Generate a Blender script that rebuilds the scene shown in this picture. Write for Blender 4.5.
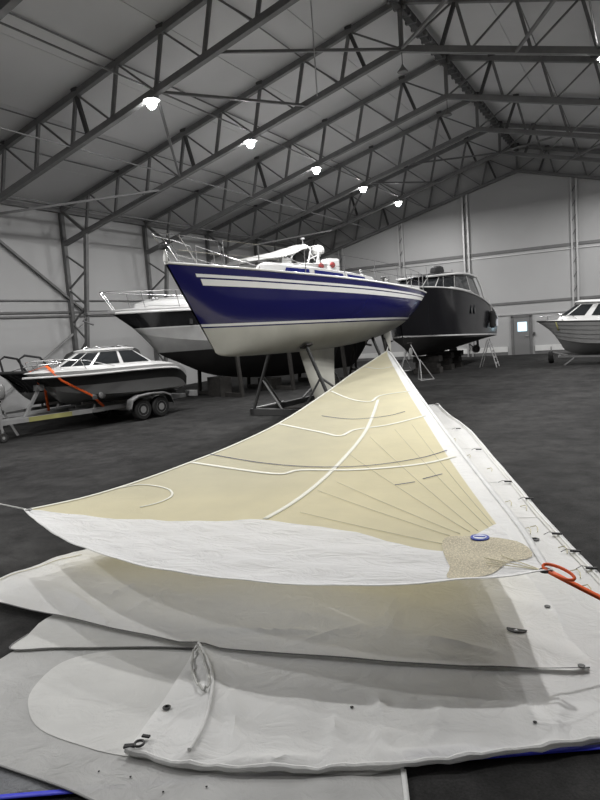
import bpy, bmesh, math, random
from mathutils import Vector, Matrix
from mathutils.geometry import delaunay_2d_cdt
random.seed(7)
scene = bpy.context.scene
COL = scene.collection
for o in list(bpy.data.objects): bpy.data.objects.remove(o)

# ---------------------------------------------------------------- camera
cam_d = bpy.data.cameras.new('camera'); cam = bpy.data.objects.new('camera', cam_d); COL.objects.link(cam)
FW = Vector((-0.47134425, 0.87477531, -0.11226194)); RT = Vector((0.88188754, 0.46597098, -0.07173148)); UP = Vector((0.01043812, 0.13281263, 0.9910862))
cam.matrix_world = Matrix(((RT.x, UP.x, -FW.x, 0), (RT.y, UP.y, -FW.y, 0), (RT.z, UP.z, -FW.z, 2.45), (0, 0, 0, 1)))
cam_d.sensor_fit = 'VERTICAL'; cam_d.sensor_height = 24; cam_d.lens = 642.52 / 800 * 24
cam_d.clip_start = .05; cam_d.clip_end = 200
scene.camera = cam
# ---------------------------------------------------------------- world, exposure
w = bpy.data.worlds.new('world'); scene.world = w; w.use_nodes = True
w.node_tree.nodes['Background'].inputs[0].default_value = (.55, .6, .66, 1)
w.node_tree.nodes['Background'].inputs[1].default_value = .3
scene.view_settings.view_transform = 'Standard'; scene.view_settings.look = 'None'
scene.view_settings.gamma = 1; scene.view_settings.use_curve_mapping = False
scene.view_settings.exposure = 0.0
LAMP_L = 85.0
LAMP_W = 415.0

# ---------------------------------------------------------------- materials
MATS = {}
def mat(name, col, rough=.6, metal=0, bump=0, bscale=20, var=0, vscale=3, emit=0, spec=.4, coat=0, alpha=1, trans=0):
    m = bpy.data.materials.new(name); m.use_nodes = True; MATS[name] = m
    nt = m.node_tree; b = nt.nodes['Principled BSDF']
    b.inputs['Base Color'].default_value = (*col, 1); b.inputs['Roughness'].default_value = rough
    b.inputs['Metallic'].default_value = metal; b.inputs['Specular IOR Level'].default_value = spec
    b.inputs['Coat Weight'].default_value = coat
    tc = nt.nodes.new('ShaderNodeTexCoord')
    if var:
        n = nt.nodes.new('ShaderNodeTexNoise'); n.inputs['Scale'].default_value = vscale; n.inputs['Detail'].default_value = 6
        nt.links.new(tc.outputs['Object'], n.inputs['Vector'])
        r = nt.nodes.new('ShaderNodeMapRange'); r.inputs['From Min'].default_value = .3; r.inputs['From Max'].default_value = .7
        r.inputs['To Min'].default_value = 1 - var; r.inputs['To Max'].default_value = 1 + var
        mx = nt.nodes.new('ShaderNodeVectorMath'); mx.operation = 'SCALE'; mx.inputs[0].default_value = col
        nt.links.new(n.outputs['Fac'], r.inputs['Value']); nt.links.new(r.outputs['Result'], mx.inputs['Scale'])
        nt.links.new(mx.outputs[0], b.inputs['Base Color'])
    if bump:
        n = nt.nodes.new('ShaderNodeTexNoise'); n.inputs['Scale'].default_value = bscale; n.inputs['Detail'].default_value = 8
        nt.links.new(tc.outputs['Object'], n.inputs['Vector'])
        bp = nt.nodes.new('ShaderNodeBump'); bp.inputs['Strength'].default_value = bump; bp.inputs['Distance'].default_value = .02
        nt.links.new(n.outputs['Fac'], bp.inputs['Height']); nt.links.new(bp.outputs['Normal'], b.inputs['Normal'])
    if emit:
        b.inputs['Emission Color'].default_value = (*col, 1); b.inputs['Emission Strength'].default_value = emit
    if trans: b.inputs['Transmission Weight'].default_value = trans
    return m

def cloth(name, col, trans=.3, var=.05, crease=.5, cscale=6, weave=False, aniso=(1, 1, 1)):
    m = bpy.data.materials.new(name); m.use_nodes = True; MATS[name] = m
    nt = m.node_tree; nt.nodes.remove(nt.nodes['Principled BSDF']); out = nt.nodes['Material Output']
    tc = nt.nodes.new('ShaderNodeTexCoord'); mp = nt.nodes.new('ShaderNodeMapping'); mp.inputs['Scale'].default_value = aniso
    nt.links.new(tc.outputs['Object'], mp.inputs['Vector'])
    n = nt.nodes.new('ShaderNodeTexNoise'); n.inputs['Scale'].default_value = 1.7; n.inputs['Detail'].default_value = 7
    nt.links.new(mp.outputs[0], n.inputs['Vector'])
    r = nt.nodes.new('ShaderNodeMapRange'); r.inputs['From Min'].default_value = .3; r.inputs['From Max'].default_value = .7
    r.inputs['To Min'].default_value = 1 - var; r.inputs['To Max'].default_value = 1 + var
    nt.links.new(n.outputs['Fac'], r.inputs['Value'])
    sc = nt.nodes.new('ShaderNodeVectorMath'); sc.operation = 'SCALE'; sc.inputs[0].default_value = col
    nt.links.new(r.outputs['Result'], sc.inputs['Scale'])
    # creases: ridged noise
    c = nt.nodes.new('ShaderNodeTexNoise'); c.inputs['Scale'].default_value = cscale; c.inputs['Detail'].default_value = 5; c.inputs['Roughness'].default_value = .55
    c.inputs['Distortion'].default_value = .8
    nt.links.new(mp.outputs[0], c.inputs['Vector'])
    a = nt.nodes.new('ShaderNodeMath'); a.operation = 'SUBTRACT'; a.inputs[1].default_value = .5; nt.links.new(c.outputs['Fac'], a.inputs[0])
    b = nt.nodes.new('ShaderNodeMath'); b.operation = 'ABSOLUTE'; nt.links.new(a.outputs[0], b.inputs[0])
    bp = nt.nodes.new('ShaderNodeBump'); bp.inputs['Strength'].default_value = crease; bp.inputs['Distance'].default_value = .06
    nt.links.new(b.outputs[0], bp.inputs['Height'])
    colsock = sc.outputs[0]
    if weave:
        v = nt.nodes.new('ShaderNodeTexVoronoi'); v.inputs['Scale'].default_value = 75; nt.links.new(tc.outputs['Object'], v.inputs['Vector'])
        rr = nt.nodes.new('ShaderNodeMapRange'); rr.inputs['From Max'].default_value = .6; rr.inputs['To Min'].default_value = 1.12; rr.inputs['To Max'].default_value = .62
        nt.links.new(v.outputs['Distance'], rr.inputs['Value'])
        s2 = nt.nodes.new('ShaderNodeVectorMath'); s2.operation = 'SCALE'; nt.links.new(colsock, s2.inputs[0]); nt.links.new(rr.outputs[0], s2.inputs['Scale'])
        colsock = s2.outputs[0]
    d = nt.nodes.new('ShaderNodeBsdfDiffuse'); t = nt.nodes.new('ShaderNodeBsdfTranslucent')
    g = nt.nodes.new('ShaderNodeBsdfGlossy'); g.inputs['Roughness'].default_value = .55
    tint = nt.nodes.new('ShaderNodeVectorMath'); tint.operation = 'MULTIPLY'; tint.inputs[1].default_value = (1, .95, .8) if 'yellow' in name else (1, 1, 1)
    nt.links.new(colsock, tint.inputs[0])   # light that passes through the laminate is a little yellower
    nt.links.new(colsock, d.inputs['Color']); nt.links.new(tint.outputs[0], t.inputs['Color'])
    for k in (d, t): nt.links.new(bp.outputs['Normal'], k.inputs['Normal'])
    nt.links.new(bp.outputs['Normal'], g.inputs['Normal'])
    mx = nt.nodes.new('ShaderNodeMixShader'); mx.inputs[0].default_value = trans
    nt.links.new(d.outputs[0], mx.inputs[1]); nt.links.new(t.outputs[0], mx.inputs[2])
    m2 = nt.nodes.new('ShaderNodeMixShader'); m2.inputs[0].default_value = .04
    nt.links.new(mx.outputs[0], m2.inputs[1]); nt.links.new(g.outputs[0], m2.inputs[2])
    nt.links.new(m2.outputs[0], out.inputs['Surface'])
    return m

def floor_mat():
    m = mat('asphalt', (.05, .05, .05), rough=.9, spec=.12)
    nt = m.node_tree; b = nt.nodes['Principled BSDF']; tc = nt.nodes.new('ShaderNodeTexCoord')
    def noise(scale, det, rough=.6, dist=0):
        n = nt.nodes.new('ShaderNodeTexNoise'); n.inputs['Scale'].default_value = scale; n.inputs['Detail'].default_value = det
        n.inputs['Roughness'].default_value = rough; n.inputs['Distortion'].default_value = dist
        nt.links.new(tc.outputs['Object'], n.inputs['Vector']); return n
    big = noise(.35, 6, .65, .6); mid = noise(2.2, 8, .7, .3); fine = noise(60, 3, .7)
    cr = nt.nodes.new('ShaderNodeValToRGB'); e = cr.color_ramp.elements
    e[0].position = .3; e[0].color = (.016, .016, .016, 1); e[1].position = .72; e[1].color = (.036, .0355, .035, 1)
    nt.links.new(big.outputs['Fac'], cr.inputs['Fac'])
    cr2 = nt.nodes.new('ShaderNodeMapRange'); cr2.inputs['From Min'].default_value = .35; cr2.inputs['From Max'].default_value = .7
    cr2.inputs['To Min'].default_value = .6; cr2.inputs['To Max'].default_value = 1.5; nt.links.new(mid.outputs['Fac'], cr2.inputs['Value'])
    cr3 = nt.nodes.new('ShaderNodeMapRange'); cr3.inputs['From Min'].default_value = .3; cr3.inputs['From Max'].default_value = .7
    cr3.inputs['To Min'].default_value = .7; cr3.inputs['To Max'].default_value = 1.3; nt.links.new(fine.outputs['Fac'], cr3.inputs['Value'])
    mu = nt.nodes.new('ShaderNodeMath'); mu.operation = 'MULTIPLY'; nt.links.new(cr2.outputs[0], mu.inputs[0]); nt.links.new(cr3.outputs[0], mu.inputs[1])
    s = nt.nodes.new('ShaderNodeVectorMath'); s.operation = 'SCALE'; nt.links.new(cr.outputs[0], s.inputs[0]); nt.links.new(mu.outputs[0], s.inputs['Scale'])
    nt.links.new(s.outputs[0], b.inputs['Base Color'])
    bp = nt.nodes.new('ShaderNodeBump'); bp.inputs['Strength'].default_value = .35; bp.inputs['Distance'].default_value = .01
    nt.links.new(fine.outputs['Fac'], bp.inputs['Height']); nt.links.new(bp.outputs['Normal'], b.inputs['Normal'])
floor_mat()
mat('roof_sheet', (.5, .5, .5), rough=.55, var=.05, vscale=.5)
mat('wall_sheet', (.36, .36, .36), rough=.5, var=.05, vscale=.35)
mat('wall_base', (.62, .62, .61), rough=.6, var=.08, vscale=2)
mat('steel', (.13, .13, .13), rough=.5, metal=0, var=.12, vscale=4)
mat('steel_dark', (.05, .05, .05), rough=.6)
mat('steel_light', (.42, .42, .42), rough=.4, metal=.3)
mat('galv', (.33, .33, .33), rough=.5, metal=.4, var=.1)
mat('chrome', (.55, .55, .55), rough=.25, metal=1)
mat('lamp_lens', (1, .99, .98), emit=LAMP_L)
mat('door_leaf', (.17, .17, .17), rough=.5)
mat('door_glass_glow', (.62, .86, 1), emit=1.0, rough=.1)  # pane glows to stand in for daylight outside
mat('hull_blue', (.009, .009, .085), rough=.16, spec=.5, coat=.3)
mat('stripe_white', (.78, .78, .76), rough=.3)
mat('bottom_white', (.56, .555, .5), rough=.5, var=.1, vscale=1.3)
mat('gel_white', (.56, .56, .555), rough=.25, var=.03)
mat('gel_grey', (.17, .17, .168), rough=.35, var=.06)
mat('gel_mid', (.33, .33, .325), rough=.35, var=.08)
mat('black_gloss', (.012, .012, .013), rough=.15, spec=.5)
mat('hull_dark', (.012, .012, .014), rough=.2, spec=.3, coat=.1)
mat('antifoul', (.018, .017, .017), rough=.7, var=.15)
mat('rubber', (.018, .018, .018), rough=.8, bump=.2)
mat('glass_dark', (.02, .022, .024), rough=.06, spec=.7)
mat('glass_blue', (.015, .02, .14), rough=.12)
mat('canvas', (.32, .32, .315), rough=.85, bump=.3, bscale=9)
mat('canvas_dark', (.03, .03, .03), rough=.85, bump=.3, bscale=9)
mat('red', (.22, .03, .03), rough=.5)
mat('orange', (.85, .13, .025), rough=.6, bump=.2, bscale=120)
mat('yellow_paint', (.27, .26, .1), rough=.6, var=.15)
mat('wood_dark', (.028, .026, .024), rough=.8, var=.25, vscale=8)
mat('tarp_blue', (.03, .04, .55), rough=.5)
mat('thread', (.2, .2, .2), rough=.8)
mat('draft_blue', (.035, .045, .13), rough=.8)
mat('seam_grey', (.62, .58, .42), rough=.8)
mat('black_web', (.015, .015, .016), rough=.7)
mat('badge_blue', (.03, .06, .35), rough=.4)
mat('badge_white', (.75, .77, .82), rough=.4)
mat('rope_white', (.5, .5, .48), rough=.8, bump=.4, bscale=90)
mat('foam', (.5, .5, .49), rough=.7)
cloth('sail_yellow', (.81, .76, .55), trans=.54, var=.05, crease=.12, cscale=3)
cloth('sail_white', (.82, .82, .81), trans=.32, var=.035, crease=.5, cscale=3.5)
cloth('sail_foot', (.9, .9, .9), trans=.44, var=.03, crease=.7, cscale=4, aniso=(.7, 1.8, 1))
cloth('sail_old', (.72, .72, .7), trans=.28, var=.07, crease=.45, cscale=3)
cloth('sail_grey', (.5, .5, .49), trans=.25, var=.13, crease=.4, cscale=5)
cloth('seam_white', (.78, .77, .68), trans=.2, var=.02, crease=.1)
cloth('patch_tan', (.74, .67, .5), trans=.2, var=.1, crease=.3, cscale=22, weave=True)
cloth('tarp_clear', (.3, .31, .33), trans=.5, var=.15, crease=.7, cscale=9)

# ---------------------------------------------------------------- mesh helpers
class MB:
    def __init__(s): s.v = []; s.f = []
    def add(s, vs, fs):
        n = len(s.v); s.v += [tuple(v) for v in vs]; s.f += [tuple(i + n for i in f) for f in fs]; return s
    def box(s, c, d, rz=0, rx=0, ry=0):
        M = Matrix.Rotation(rz, 3, 'Z') @ Matrix.Rotation(ry, 3, 'Y') @ Matrix.Rotation(rx, 3, 'X')
        vs = [Vector(c) + M @ Vector((x * d[0] / 2, y * d[1] / 2, z * d[2] / 2)) for x in (-1, 1) for y in (-1, 1) for z in (-1, 1)]
        return s.add(vs, [(0, 1, 3, 2), (4, 6, 7, 5), (0, 4, 5, 1), (2, 3, 7, 6), (0, 2, 6, 4), (1, 5, 7, 3)])
    def bar(s, a, b, w, h=None, up=(0, 1, 0)):
        # rectangular section member between two points
        a = Vector(a); b = Vector(b); h = h or w; d = (b - a).normalized(); u = Vector(up)
        if abs(d.dot(u)) > .95: u = Vector((1, 0, 0))
        x = d.cross(u).normalized(); y = x.cross(d).normalized()
        vs = [p + x * (i * w / 2) + y * (j * h / 2) for p in (a, b) for i, j in ((-1, -1), (1, -1), (1, 1), (-1, 1))]
        return s.add(vs, [(3, 2, 1, 0), (4, 5, 6, 7)] + [(k, (k + 1) % 4, 4 + (k + 1) % 4, 4 + k) for k in range(4)])
    def tube(s, pts, r, n=8, caps=True, closed=False, radii=None):
        pts = [Vector(p) for p in pts]; N = len(pts); rings = []; up0 = None
        for i, p in enumerate(pts):
            a = pts[(i - 1) % N] if (i > 0 or closed) else p; b = pts[(i + 1) % N] if (i < N - 1 or closed) else p
            d = (b - a).normalized()
            u = up0 if up0 else (Vector((0, 0, 1)) if abs(d.z) < .9 else Vector((1, 0, 0)))
            x = d.cross(u)
            if x.length < 1e-4: x = d.cross(Vector((1, 0, 0)))
            x.normalize(); y = x.cross(d).normalized(); up0 = y
            rr = radii[i] if radii else r
            rings.append([p + x * math.cos(t) * rr + y * math.sin(t) * rr for t in [2 * math.pi * k / n for k in range(n)]])
        vs = [v for rg in rings for v in rg]; fs = []
        for i in range(N if closed else N - 1):
            j = (i + 1) % N
            for k in range(n): fs.append((i * n + k, i * n + (k + 1) % n, j * n + (k + 1) % n, j * n + k))
        if caps and not closed: fs += [tuple(range(n))[::-1], tuple(range((N - 1) * n, N * n))]
        return s.add(vs, fs)
    def lathe(s, prof, c=(0, 0, 0), n=20, axis='Z'):
        vs = []; fs = []; c = Vector(c)
        for r, h in prof:
            for k in range(n):
                t = 2 * math.pi * k / n; q = (r * math.cos(t), r * math.sin(t), h)
                if axis == 'Y': q = (q[0], q[2], q[1])
                if axis == 'X': q = (q[2], q[0], q[1])
                vs.append(c + Vector(q))
        for i in range(len(prof) - 1):
            for k in range(n): fs.append((i * n + k, i * n + (k + 1) % n, (i + 1) * n + (k + 1) % n, (i + 1) * n + k))
        fs += [tuple(range(n))[::-1], tuple(range((len(prof) - 1) * n, len(prof) * n))]
        return s.add(vs, fs)
    def grid(s, rows):
        n = len(rows[0]); vs = [p for r in rows for p in r]
        return s.add(vs, [(i * n + j, i * n + j + 1, (i + 1) * n + j + 1, (i + 1) * n + j) for i in range(len(rows) - 1) for j in range(n - 1)])
    def loft(s, rings, cap=True):
        n = len(rings[0]); vs = [p for r in rings for p in r]
        fs = [(i * n + j, i * n + (j + 1) % n, (i + 1) * n + (j + 1) % n, (i + 1) * n + j) for i in range(len(rings) - 1) for j in range(n)]
        if cap: fs += [tuple(range(n))[::-1], tuple(range((len(rings) - 1) * n, len(rings) * n))]
        return s.add(vs, fs)
    def build(s, name, m, parent=None, smooth=False, solid=0, bevel=0, offs=(0, 0, 0)):
        bm = bmesh.new(); vs = [bm.verts.new((v[0] - offs[0], v[1] - offs[1], v[2] - offs[2])) for v in s.v]
        for f in s.f:
            if len(set(f)) > 2:
                try: bm.faces.new([vs[i] for i in f])
                except ValueError: pass
        bmesh.ops.remove_doubles(bm, verts=bm.verts, dist=1e-5)
        bmesh.ops.dissolve_degenerate(bm, dist=1e-5, edges=bm.edges)
        bmesh.ops.recalc_face_normals(bm, faces=bm.faces)
        me = bpy.data.meshes.new(name); bm.to_mesh(me); bm.free()
        me.materials.append(MATS[m])
        o = bpy.data.objects.new(name, me); COL.objects.link(o)
        if smooth:
            me.polygons.foreach_set('use_smooth', [True] * len(me.polygons))
            try: me.set_sharp_from_angle(angle=math.radians(40))
            except Exception: pass
        if solid:
            md = o.modifiers.new('solid', 'SOLIDIFY'); md.thickness = solid; md.offset = 0
        if bevel:
            md = o.modifiers.new('bevel', 'BEVEL'); md.width = bevel; md.segments = 2; md.limit_method = 'ANGLE'
        if parent: o.parent = parent
        return o
def tag(o, label=None, cat=None, group=None, kind=None):
    if label: o['label'] = label
    if cat: o['category'] = cat
    if group: o['group'] = group
    if kind: o['kind'] = kind
    return o
def empty(name, loc=(0, 0, 0), rz=0):
    o = bpy.data.objects.new(name, None); o.empty_display_size = .2; COL.objects.link(o); o.location = loc; o.rotation_euler = (0, 0, rz); return o
def copy_tree(o, parent=None):
    c = o.copy(); COL.objects.link(c); c.parent = parent
    for ch in list(o.children): copy_tree(ch, c)
    return c
def interp(s, tab):
    xs = [a for a, _ in tab]; ys = [b for _, b in tab]
    if s <= xs[0]: return ys[0]
    if s >= xs[-1]: return ys[-1]
    i = max(k for k in range(len(xs) - 1) if xs[k] <= s)
    def m(k):
        if k == 0: return (ys[1] - ys[0]) / (xs[1] - xs[0])
        if k == len(xs) - 1: return (ys[-1] - ys[-2]) / (xs[-1] - xs[-2])
        return (ys[k + 1] - ys[k - 1]) / (xs[k + 1] - xs[k - 1])
    h = xs[i + 1] - xs[i]; t = (s - xs[i]) / h
    return (2*t**3 - 3*t**2 + 1)*ys[i] + (t**3 - 2*t**2 + t)*h*m(i) + (-2*t**3 + 3*t**2)*ys[i+1] + (t**3 - t**2)*h*m(i+1)

# ---------------------------------------------------------------- the hall
YA, SP = 18.732, 4.843
XL, XR, XRW = -20.168, -5.985, 8.198
YE, YB = 38.35, -9.0
ZE, ZT, ZB = 7.684, 11.418, 10.114
SL = (ZT - ZE) / (XR - XL)
fl = MB(); fl.grid([[(x, y, 0) for y in (YB - .3, YE + .4)] for x in (XL - .4, XRW + .4)])
tag(fl.build('floor', 'asphalt'), kind='structure')
ROOF = .16
def roofz(x): return ZT - SL * abs(x - XR) + ROOF
ceil = empty('ceiling', (XR, 14, ZT)); tag(ceil, kind='structure')
def in_ceil(mb, name, m, smooth=False): return mb.build(name, m, ceil, smooth, offs=(XR, 14, ZT))
BAYS = [YB] + [YA + k * SP for k in range(-5, 5)]
BAYS[-1] = YE
strips = [0, 2.355, 4.71, 7.065, 9.42, 11.775, 14.4]
for sg in (-1, 1):
    for i in range(6):
        x0, x1 = XR + sg * strips[i], XR + sg * strips[i + 1]; g = .008
        xa, xb = x0 + sg * (g if i else 0), x1 - sg * g
        mb = MB(); y0, y1 = YB - .2, YE + .2
        za, zb = roofz(xa), roofz(xb)
        mb.add([(xa, y0, za), (xb, y0, zb), (xb, y1, zb), (xa, y1, za), (xa, y0, za + .12), (xb, y0, zb + .12), (xb, y1, zb + .12), (xa, y1, za + .12)],
               [(0, 1, 2, 3), (7, 6, 5, 4), (0, 4, 5, 1), (1, 5, 6, 2), (2, 6, 7, 3), (3, 7, 4, 0)])
        in_ceil(mb, 'roof_panel', 'roof_sheet')
mb = MB()   # outer skin that closes the joints
for sg in (-1, 1):
    mb.add([(XR, YB - .3, roofz(XR) + .125), (XR + sg * 14.5, YB - .3, roofz(XR + 14.5) + .125), (XR + sg * 14.5, YE + .3, roofz(XR + 14.5) + .125), (XR, YE + .3, roofz(XR) + .125)], [(0, 1, 2, 3)])
in_ceil(mb, 'outer_roof_skin', 'steel_dark')

def wall(name, a, b, h0, h1, peak=None):
    mb = MB(); (xa, ya), (xb, yb) = a, b
    if peak: mb.add([(xa, ya, 0), (xb, yb, 0), (xb, yb, h1), (peak[0], ya, peak[1]), (xa, ya, h0)], [(0, 1, 2, 3, 4)])
    else: mb.add([(xa, ya, 0), (xb, yb, 0), (xb, yb, h1), (xa, ya, h0)], [(0, 1, 2, 3)])
    return tag(mb.build(name, 'wall_sheet', solid=.06), kind='structure')
wl = wall('wall_left', (XL - .12, YB), (XL - .12, YE), roofz(XL) + .1, roofz(XL) + .1)
wr = wall('wall_right', (XRW + .12, YB), (XRW + .12, YE), roofz(XL) + .1, roofz(XL) + .1)
wf = wall('wall_far', (XL - .12, YE), (XRW + .12, YE), roofz(XL), roofz(XL), (XR, roofz(XR)))
wn = wall('wall_near', (XL - .12, YB), (XRW + .12, YB), roofz(XL), roofz(XL), (XR, roofz(XR)))
# left wall: rails, bracing
def rail(parent, a, b, wd, ht, m, name='rail'): MB().bar(a, b, wd, ht, up=(0, 0, 1)).build(name, m, parent)
x = XL - .04
rail(wl, (x, YB, 4.17), (x, YE, 4.17), .05, .05, 'steel')
rail(wl, (x, YB, 3.72), (x, YE, 3.72), .06, .07, 'steel')
rail(wl, (x, YB, 3.56), (x, YE, 3.56), .06, .07, 'steel')
rail(wl, (x + .06, YB, ZE - .02), (x + .06, YE, ZE - .02), .12, .16, 'steel', 'eave_beam')
MB().bar((x + .06, YA - SP + .1, 7.5), (x + .06, YA + .75, 3.66), .09, .09).build('wall_brace', 'steel', wl)
MB().bar((x + .06, YA - SP + .3, .2), (x + .06, YA + .55, 3.2), .07, .07).build('wall_brace', 'galv', wl)
# far wall: rails, plinth, lattice posts
y = YE - .06
for z, hh, m in ((5.85, .16, 'steel'), (5.62, .06, 'steel_light'), (2.94, .13, 'steel'), (2.3, .07, 'steel_light')):
    rail(wf, (XL, y, z), (XRW, y, z), .07, hh, m)
for xa, xb in ((XL, -6.85), (-5.35, XRW)):
    MB().box(((xa + xb) / 2, y, .33), (xb - xa, .1, .3)).build('plinth_strip', 'wall_base', wf)
    MB().box(((xa + xb) / 2, y + .01, .09), (xb - xa, .08, .18)).build('plinth_foot', 'steel', wf)
for x in (-16.9, -12.87, -8.95, -3.17, 2.6):
    top = ZB - .2646 * abs(x - XR) + .1
    post = MB().bar((x - .13, y - .1, 0), (x - .13, y - .1, top), .09, .12).build('wall_post', 'steel_light', wf)
    MB().bar((x + .13, y - .1, 0), (x + .13, y - .1, top), .09, .12).build('post_chord', 'steel_light', post)
    n = int(top / .75); rg = MB().box((x, y - .1, .5), (.2, .06, .05))
    for k in range(n):
        r = MB().bar((x - .1, y - .1, .3 + k * .75), (x + .1, y - .1, .3 + k * .75 + .35), .04, .04).build('post_rung', 'steel', post)
# door
d = empty('door_1', (-6.05, YE - .1, 0)); tag(d, 'dark grey steel door with a bright square window in the far wall', kind='structure')
o_ = (-6.05, YE - .1, 0)
MB().box((-6.05, YE - .1, 1.05), (.86, .07, 2.1)).build('door_leaf', 'door_leaf', d, offs=o_, bevel=.01)
fr = MB().box((-6.55, YE - .1, 1.09), (.12, .12, 2.18)).box((-5.55, YE - .1, 1.09), (.12, .12, 2.18)).box((-6.05, YE - .1, 2.17), (1.12, .12, .12)).build('door_frame', 'steel', d, offs=o_)
MB().box((-6.0, YE - .145, 1.58), (.5, .03, .52)).build('window_pane', 'door_glass_glow', d, offs=o_)
MB().tube([(-5.7, YE - .14, 1.05), (-5.7, YE - .22, 1.05), (-5.84, YE - .22, 1.05)], .018).build('door_handle', 'steel_light', d, offs=o_)
MB().box((-5.38, YE - .1, 1.15), (.1, .08, .16)).build('wall_switch', 'steel_dark', wf)

# ---------------------------------------------------------------- roof frames
STEP = 1.5755
def Tn(k, sg): return Vector((XR + sg * STEP * k, 0, ZT - SL * STEP * k))
def Bn(k, sg):
    if k == 0: return Vector((XR, 0, ZB))
    xx = STEP * k + .35; return Vector((XR + sg * xx, 0, ZB - .2646 * xx))
def make_truss():
    r = empty('roof_truss')
    for sg in (-1, 1):
        MB().bar(Tn(0, sg), Tn(9, sg), .17, .15).build('top_chord', 'steel', r)
        kn = Bn(8, sg); ox = XR + sg * 14.183
        foot = Vector((ox, 0, kn.z - .2646 * (14.183 - abs(kn.x - XR)) ))
        MB().bar(Bn(0, sg), foot, .17, .17).build('bottom_chord', 'steel', r)
        for k in range(1, 9):
            MB().bar(Tn(k, sg), Bn(k, sg), .085, .09).build('web_strut', 'steel', r)
            MB().bar(Tn(k, sg), Bn(k - 1, sg), .05, .05).build('web_tie', 'steel', r)
            if k in (1, 5):
                a = Tn(k, sg); b = Bn(k, sg).lerp(Bn(k - 1, sg), .42)
                MB().bar(a, b, .1, .1).build('web_stiffener', 'steel_dark', r)
        MB().bar(Tn(9, sg), kn, .1, .1).build('web_tie', 'steel', r)
        oc = MB().bar((ox, 0, 0), (ox, 0, ZE + .05), .15, .16).build('column_outer_chord', 'steel', r)
        ib = Vector((XR + sg * 13.85, 0, 0)); MB().bar(ib, kn, .14, .14).build('column_inner_chord', 'steel', r)
        MB().box((ox - sg * .15, 0, .02), (.7, .4, .04)).build('base_plate', 'steel', r)
        n = 9
        for k in range(n):
            z0, z1 = 5.95 - k * .68, 5.95 - (k + 1) * .68
            pi = lambda z: ib.lerp(kn, z / kn.z); po = lambda z: Vector((ox, 0, z))
            a, b = (po(z0), pi(z1)) if k % 2 == 0 else (pi(z0), po(z1))
            MB().bar(a, b, .06, .06).build('column_lacing', 'steel', r)
        for k in range(1, 9, 1):   # clips on top of the chord carrying the roof sheets
            if k % 2: MB().box(Tn(k, sg) + Vector((0, 0, .1)), (.22, .16, .1)).build('roof_clip', 'steel_dark', r)
    MB().bar(Tn(0, 1), Bn(0, 1), .11, .11).build('apex_post', 'steel', r)
    MB().box((XR, 0, ZT + .09), (.3, .2, .14)).build('roof_clip', 'steel_dark', r)
    return r
ORD = {4: 'grey steel roof truss standing against the far end wall', 3: 'grey steel roof truss, first in front of the far end wall', 2: 'grey steel roof truss, second in front of the far end wall',
       1: 'grey steel roof truss, third in front of the far end wall', 0: 'grey steel roof truss, fourth in front of the far end wall', -1: 'grey steel roof truss, fifth in front of the far end wall',
       -2: 'grey steel roof truss, sixth in front of the far end wall', -3: 'grey steel roof truss, seventh in front of the far end wall', -4: 'grey steel roof truss, eighth in front of the far end wall'}
proto = make_truss()
for k in range(4, -5, -1):
    t = proto if k == 4 else copy_tree(proto)
    t.location = (0, YA + k * SP, 0)
    tag(t, ORD[k], 'roof truss', 'steel roof trusses of the hall')
# longitudinal tubes, ridge beam and bracing belong to the roof
for sg in (-1, 1):
    for k, r in ((2, .02), (4, .024), (6, .022), (7, .024)):
        q = Tn(k, sg); in_ceil(MB().tube([(q.x, YB, q.z + .05), (q.x, YE - .1, q.z + .05)], r), 'tie_tube', 'steel', True)
    for k, r in ((3, .024), (5, .022), (7, .022)):
        q = Bn(k, sg); in_ceil(MB().tube([(q.x, YB, q.z + .03), (q.x, YE - .1, q.z + .03)], r), 'tie_tube', 'steel', True)
rb = in_ceil(MB().box((XR, (YB + YE) / 2, ZT - .12), (.2, YE - YB - .3, .26)), 'ridge_beam', 'steel_dark')
clip = None
for k in range(60):
    yy = 6 + k * .53
    if clip is None:
        clip = MB().box((0, 0, 0), (.34, .1, .1)).build('beam_clip', 'steel', rb); clip.location = (0, yy - 14, -.2)
    else:
        c = clip.copy(); COL.objects.link(c); c.location = (0, yy - 14, -.2)
def brace(k0, sg0, b0, k1, b1, t=.07):
    a = Bn(*k0) if isinstance(k0, tuple) else k0; c = Bn(*k1) if isinstance(k1, tuple) else k1
    in_ceil(MB().bar((a.x, YA + b0 * SP, a.z), (c.x, YA + b1 * SP, c.z), t, t, up=(0, 0, 1)), 'roof_brace', 'steel')
for b in (-1, 2):
    for sg in (-1, 1):
        brace((3, sg), 0, b, Vector((XR + sg * 3.1, 0, ZB - .2646 * 3.1 - .05)), b + 1)
        brace((3, sg), 0, b, (5, sg), b + 1)
        brace((8, sg), 0, b, Vector((XR + sg * 9.1, 0, ZB - .2646 * 9.1 - .05)), b + 1)
        brace((0, sg), 0, b + 1, Vector((XR + sg * 3.1, 0, ZB - .2646 * 3.1 - .05)), b)
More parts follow.
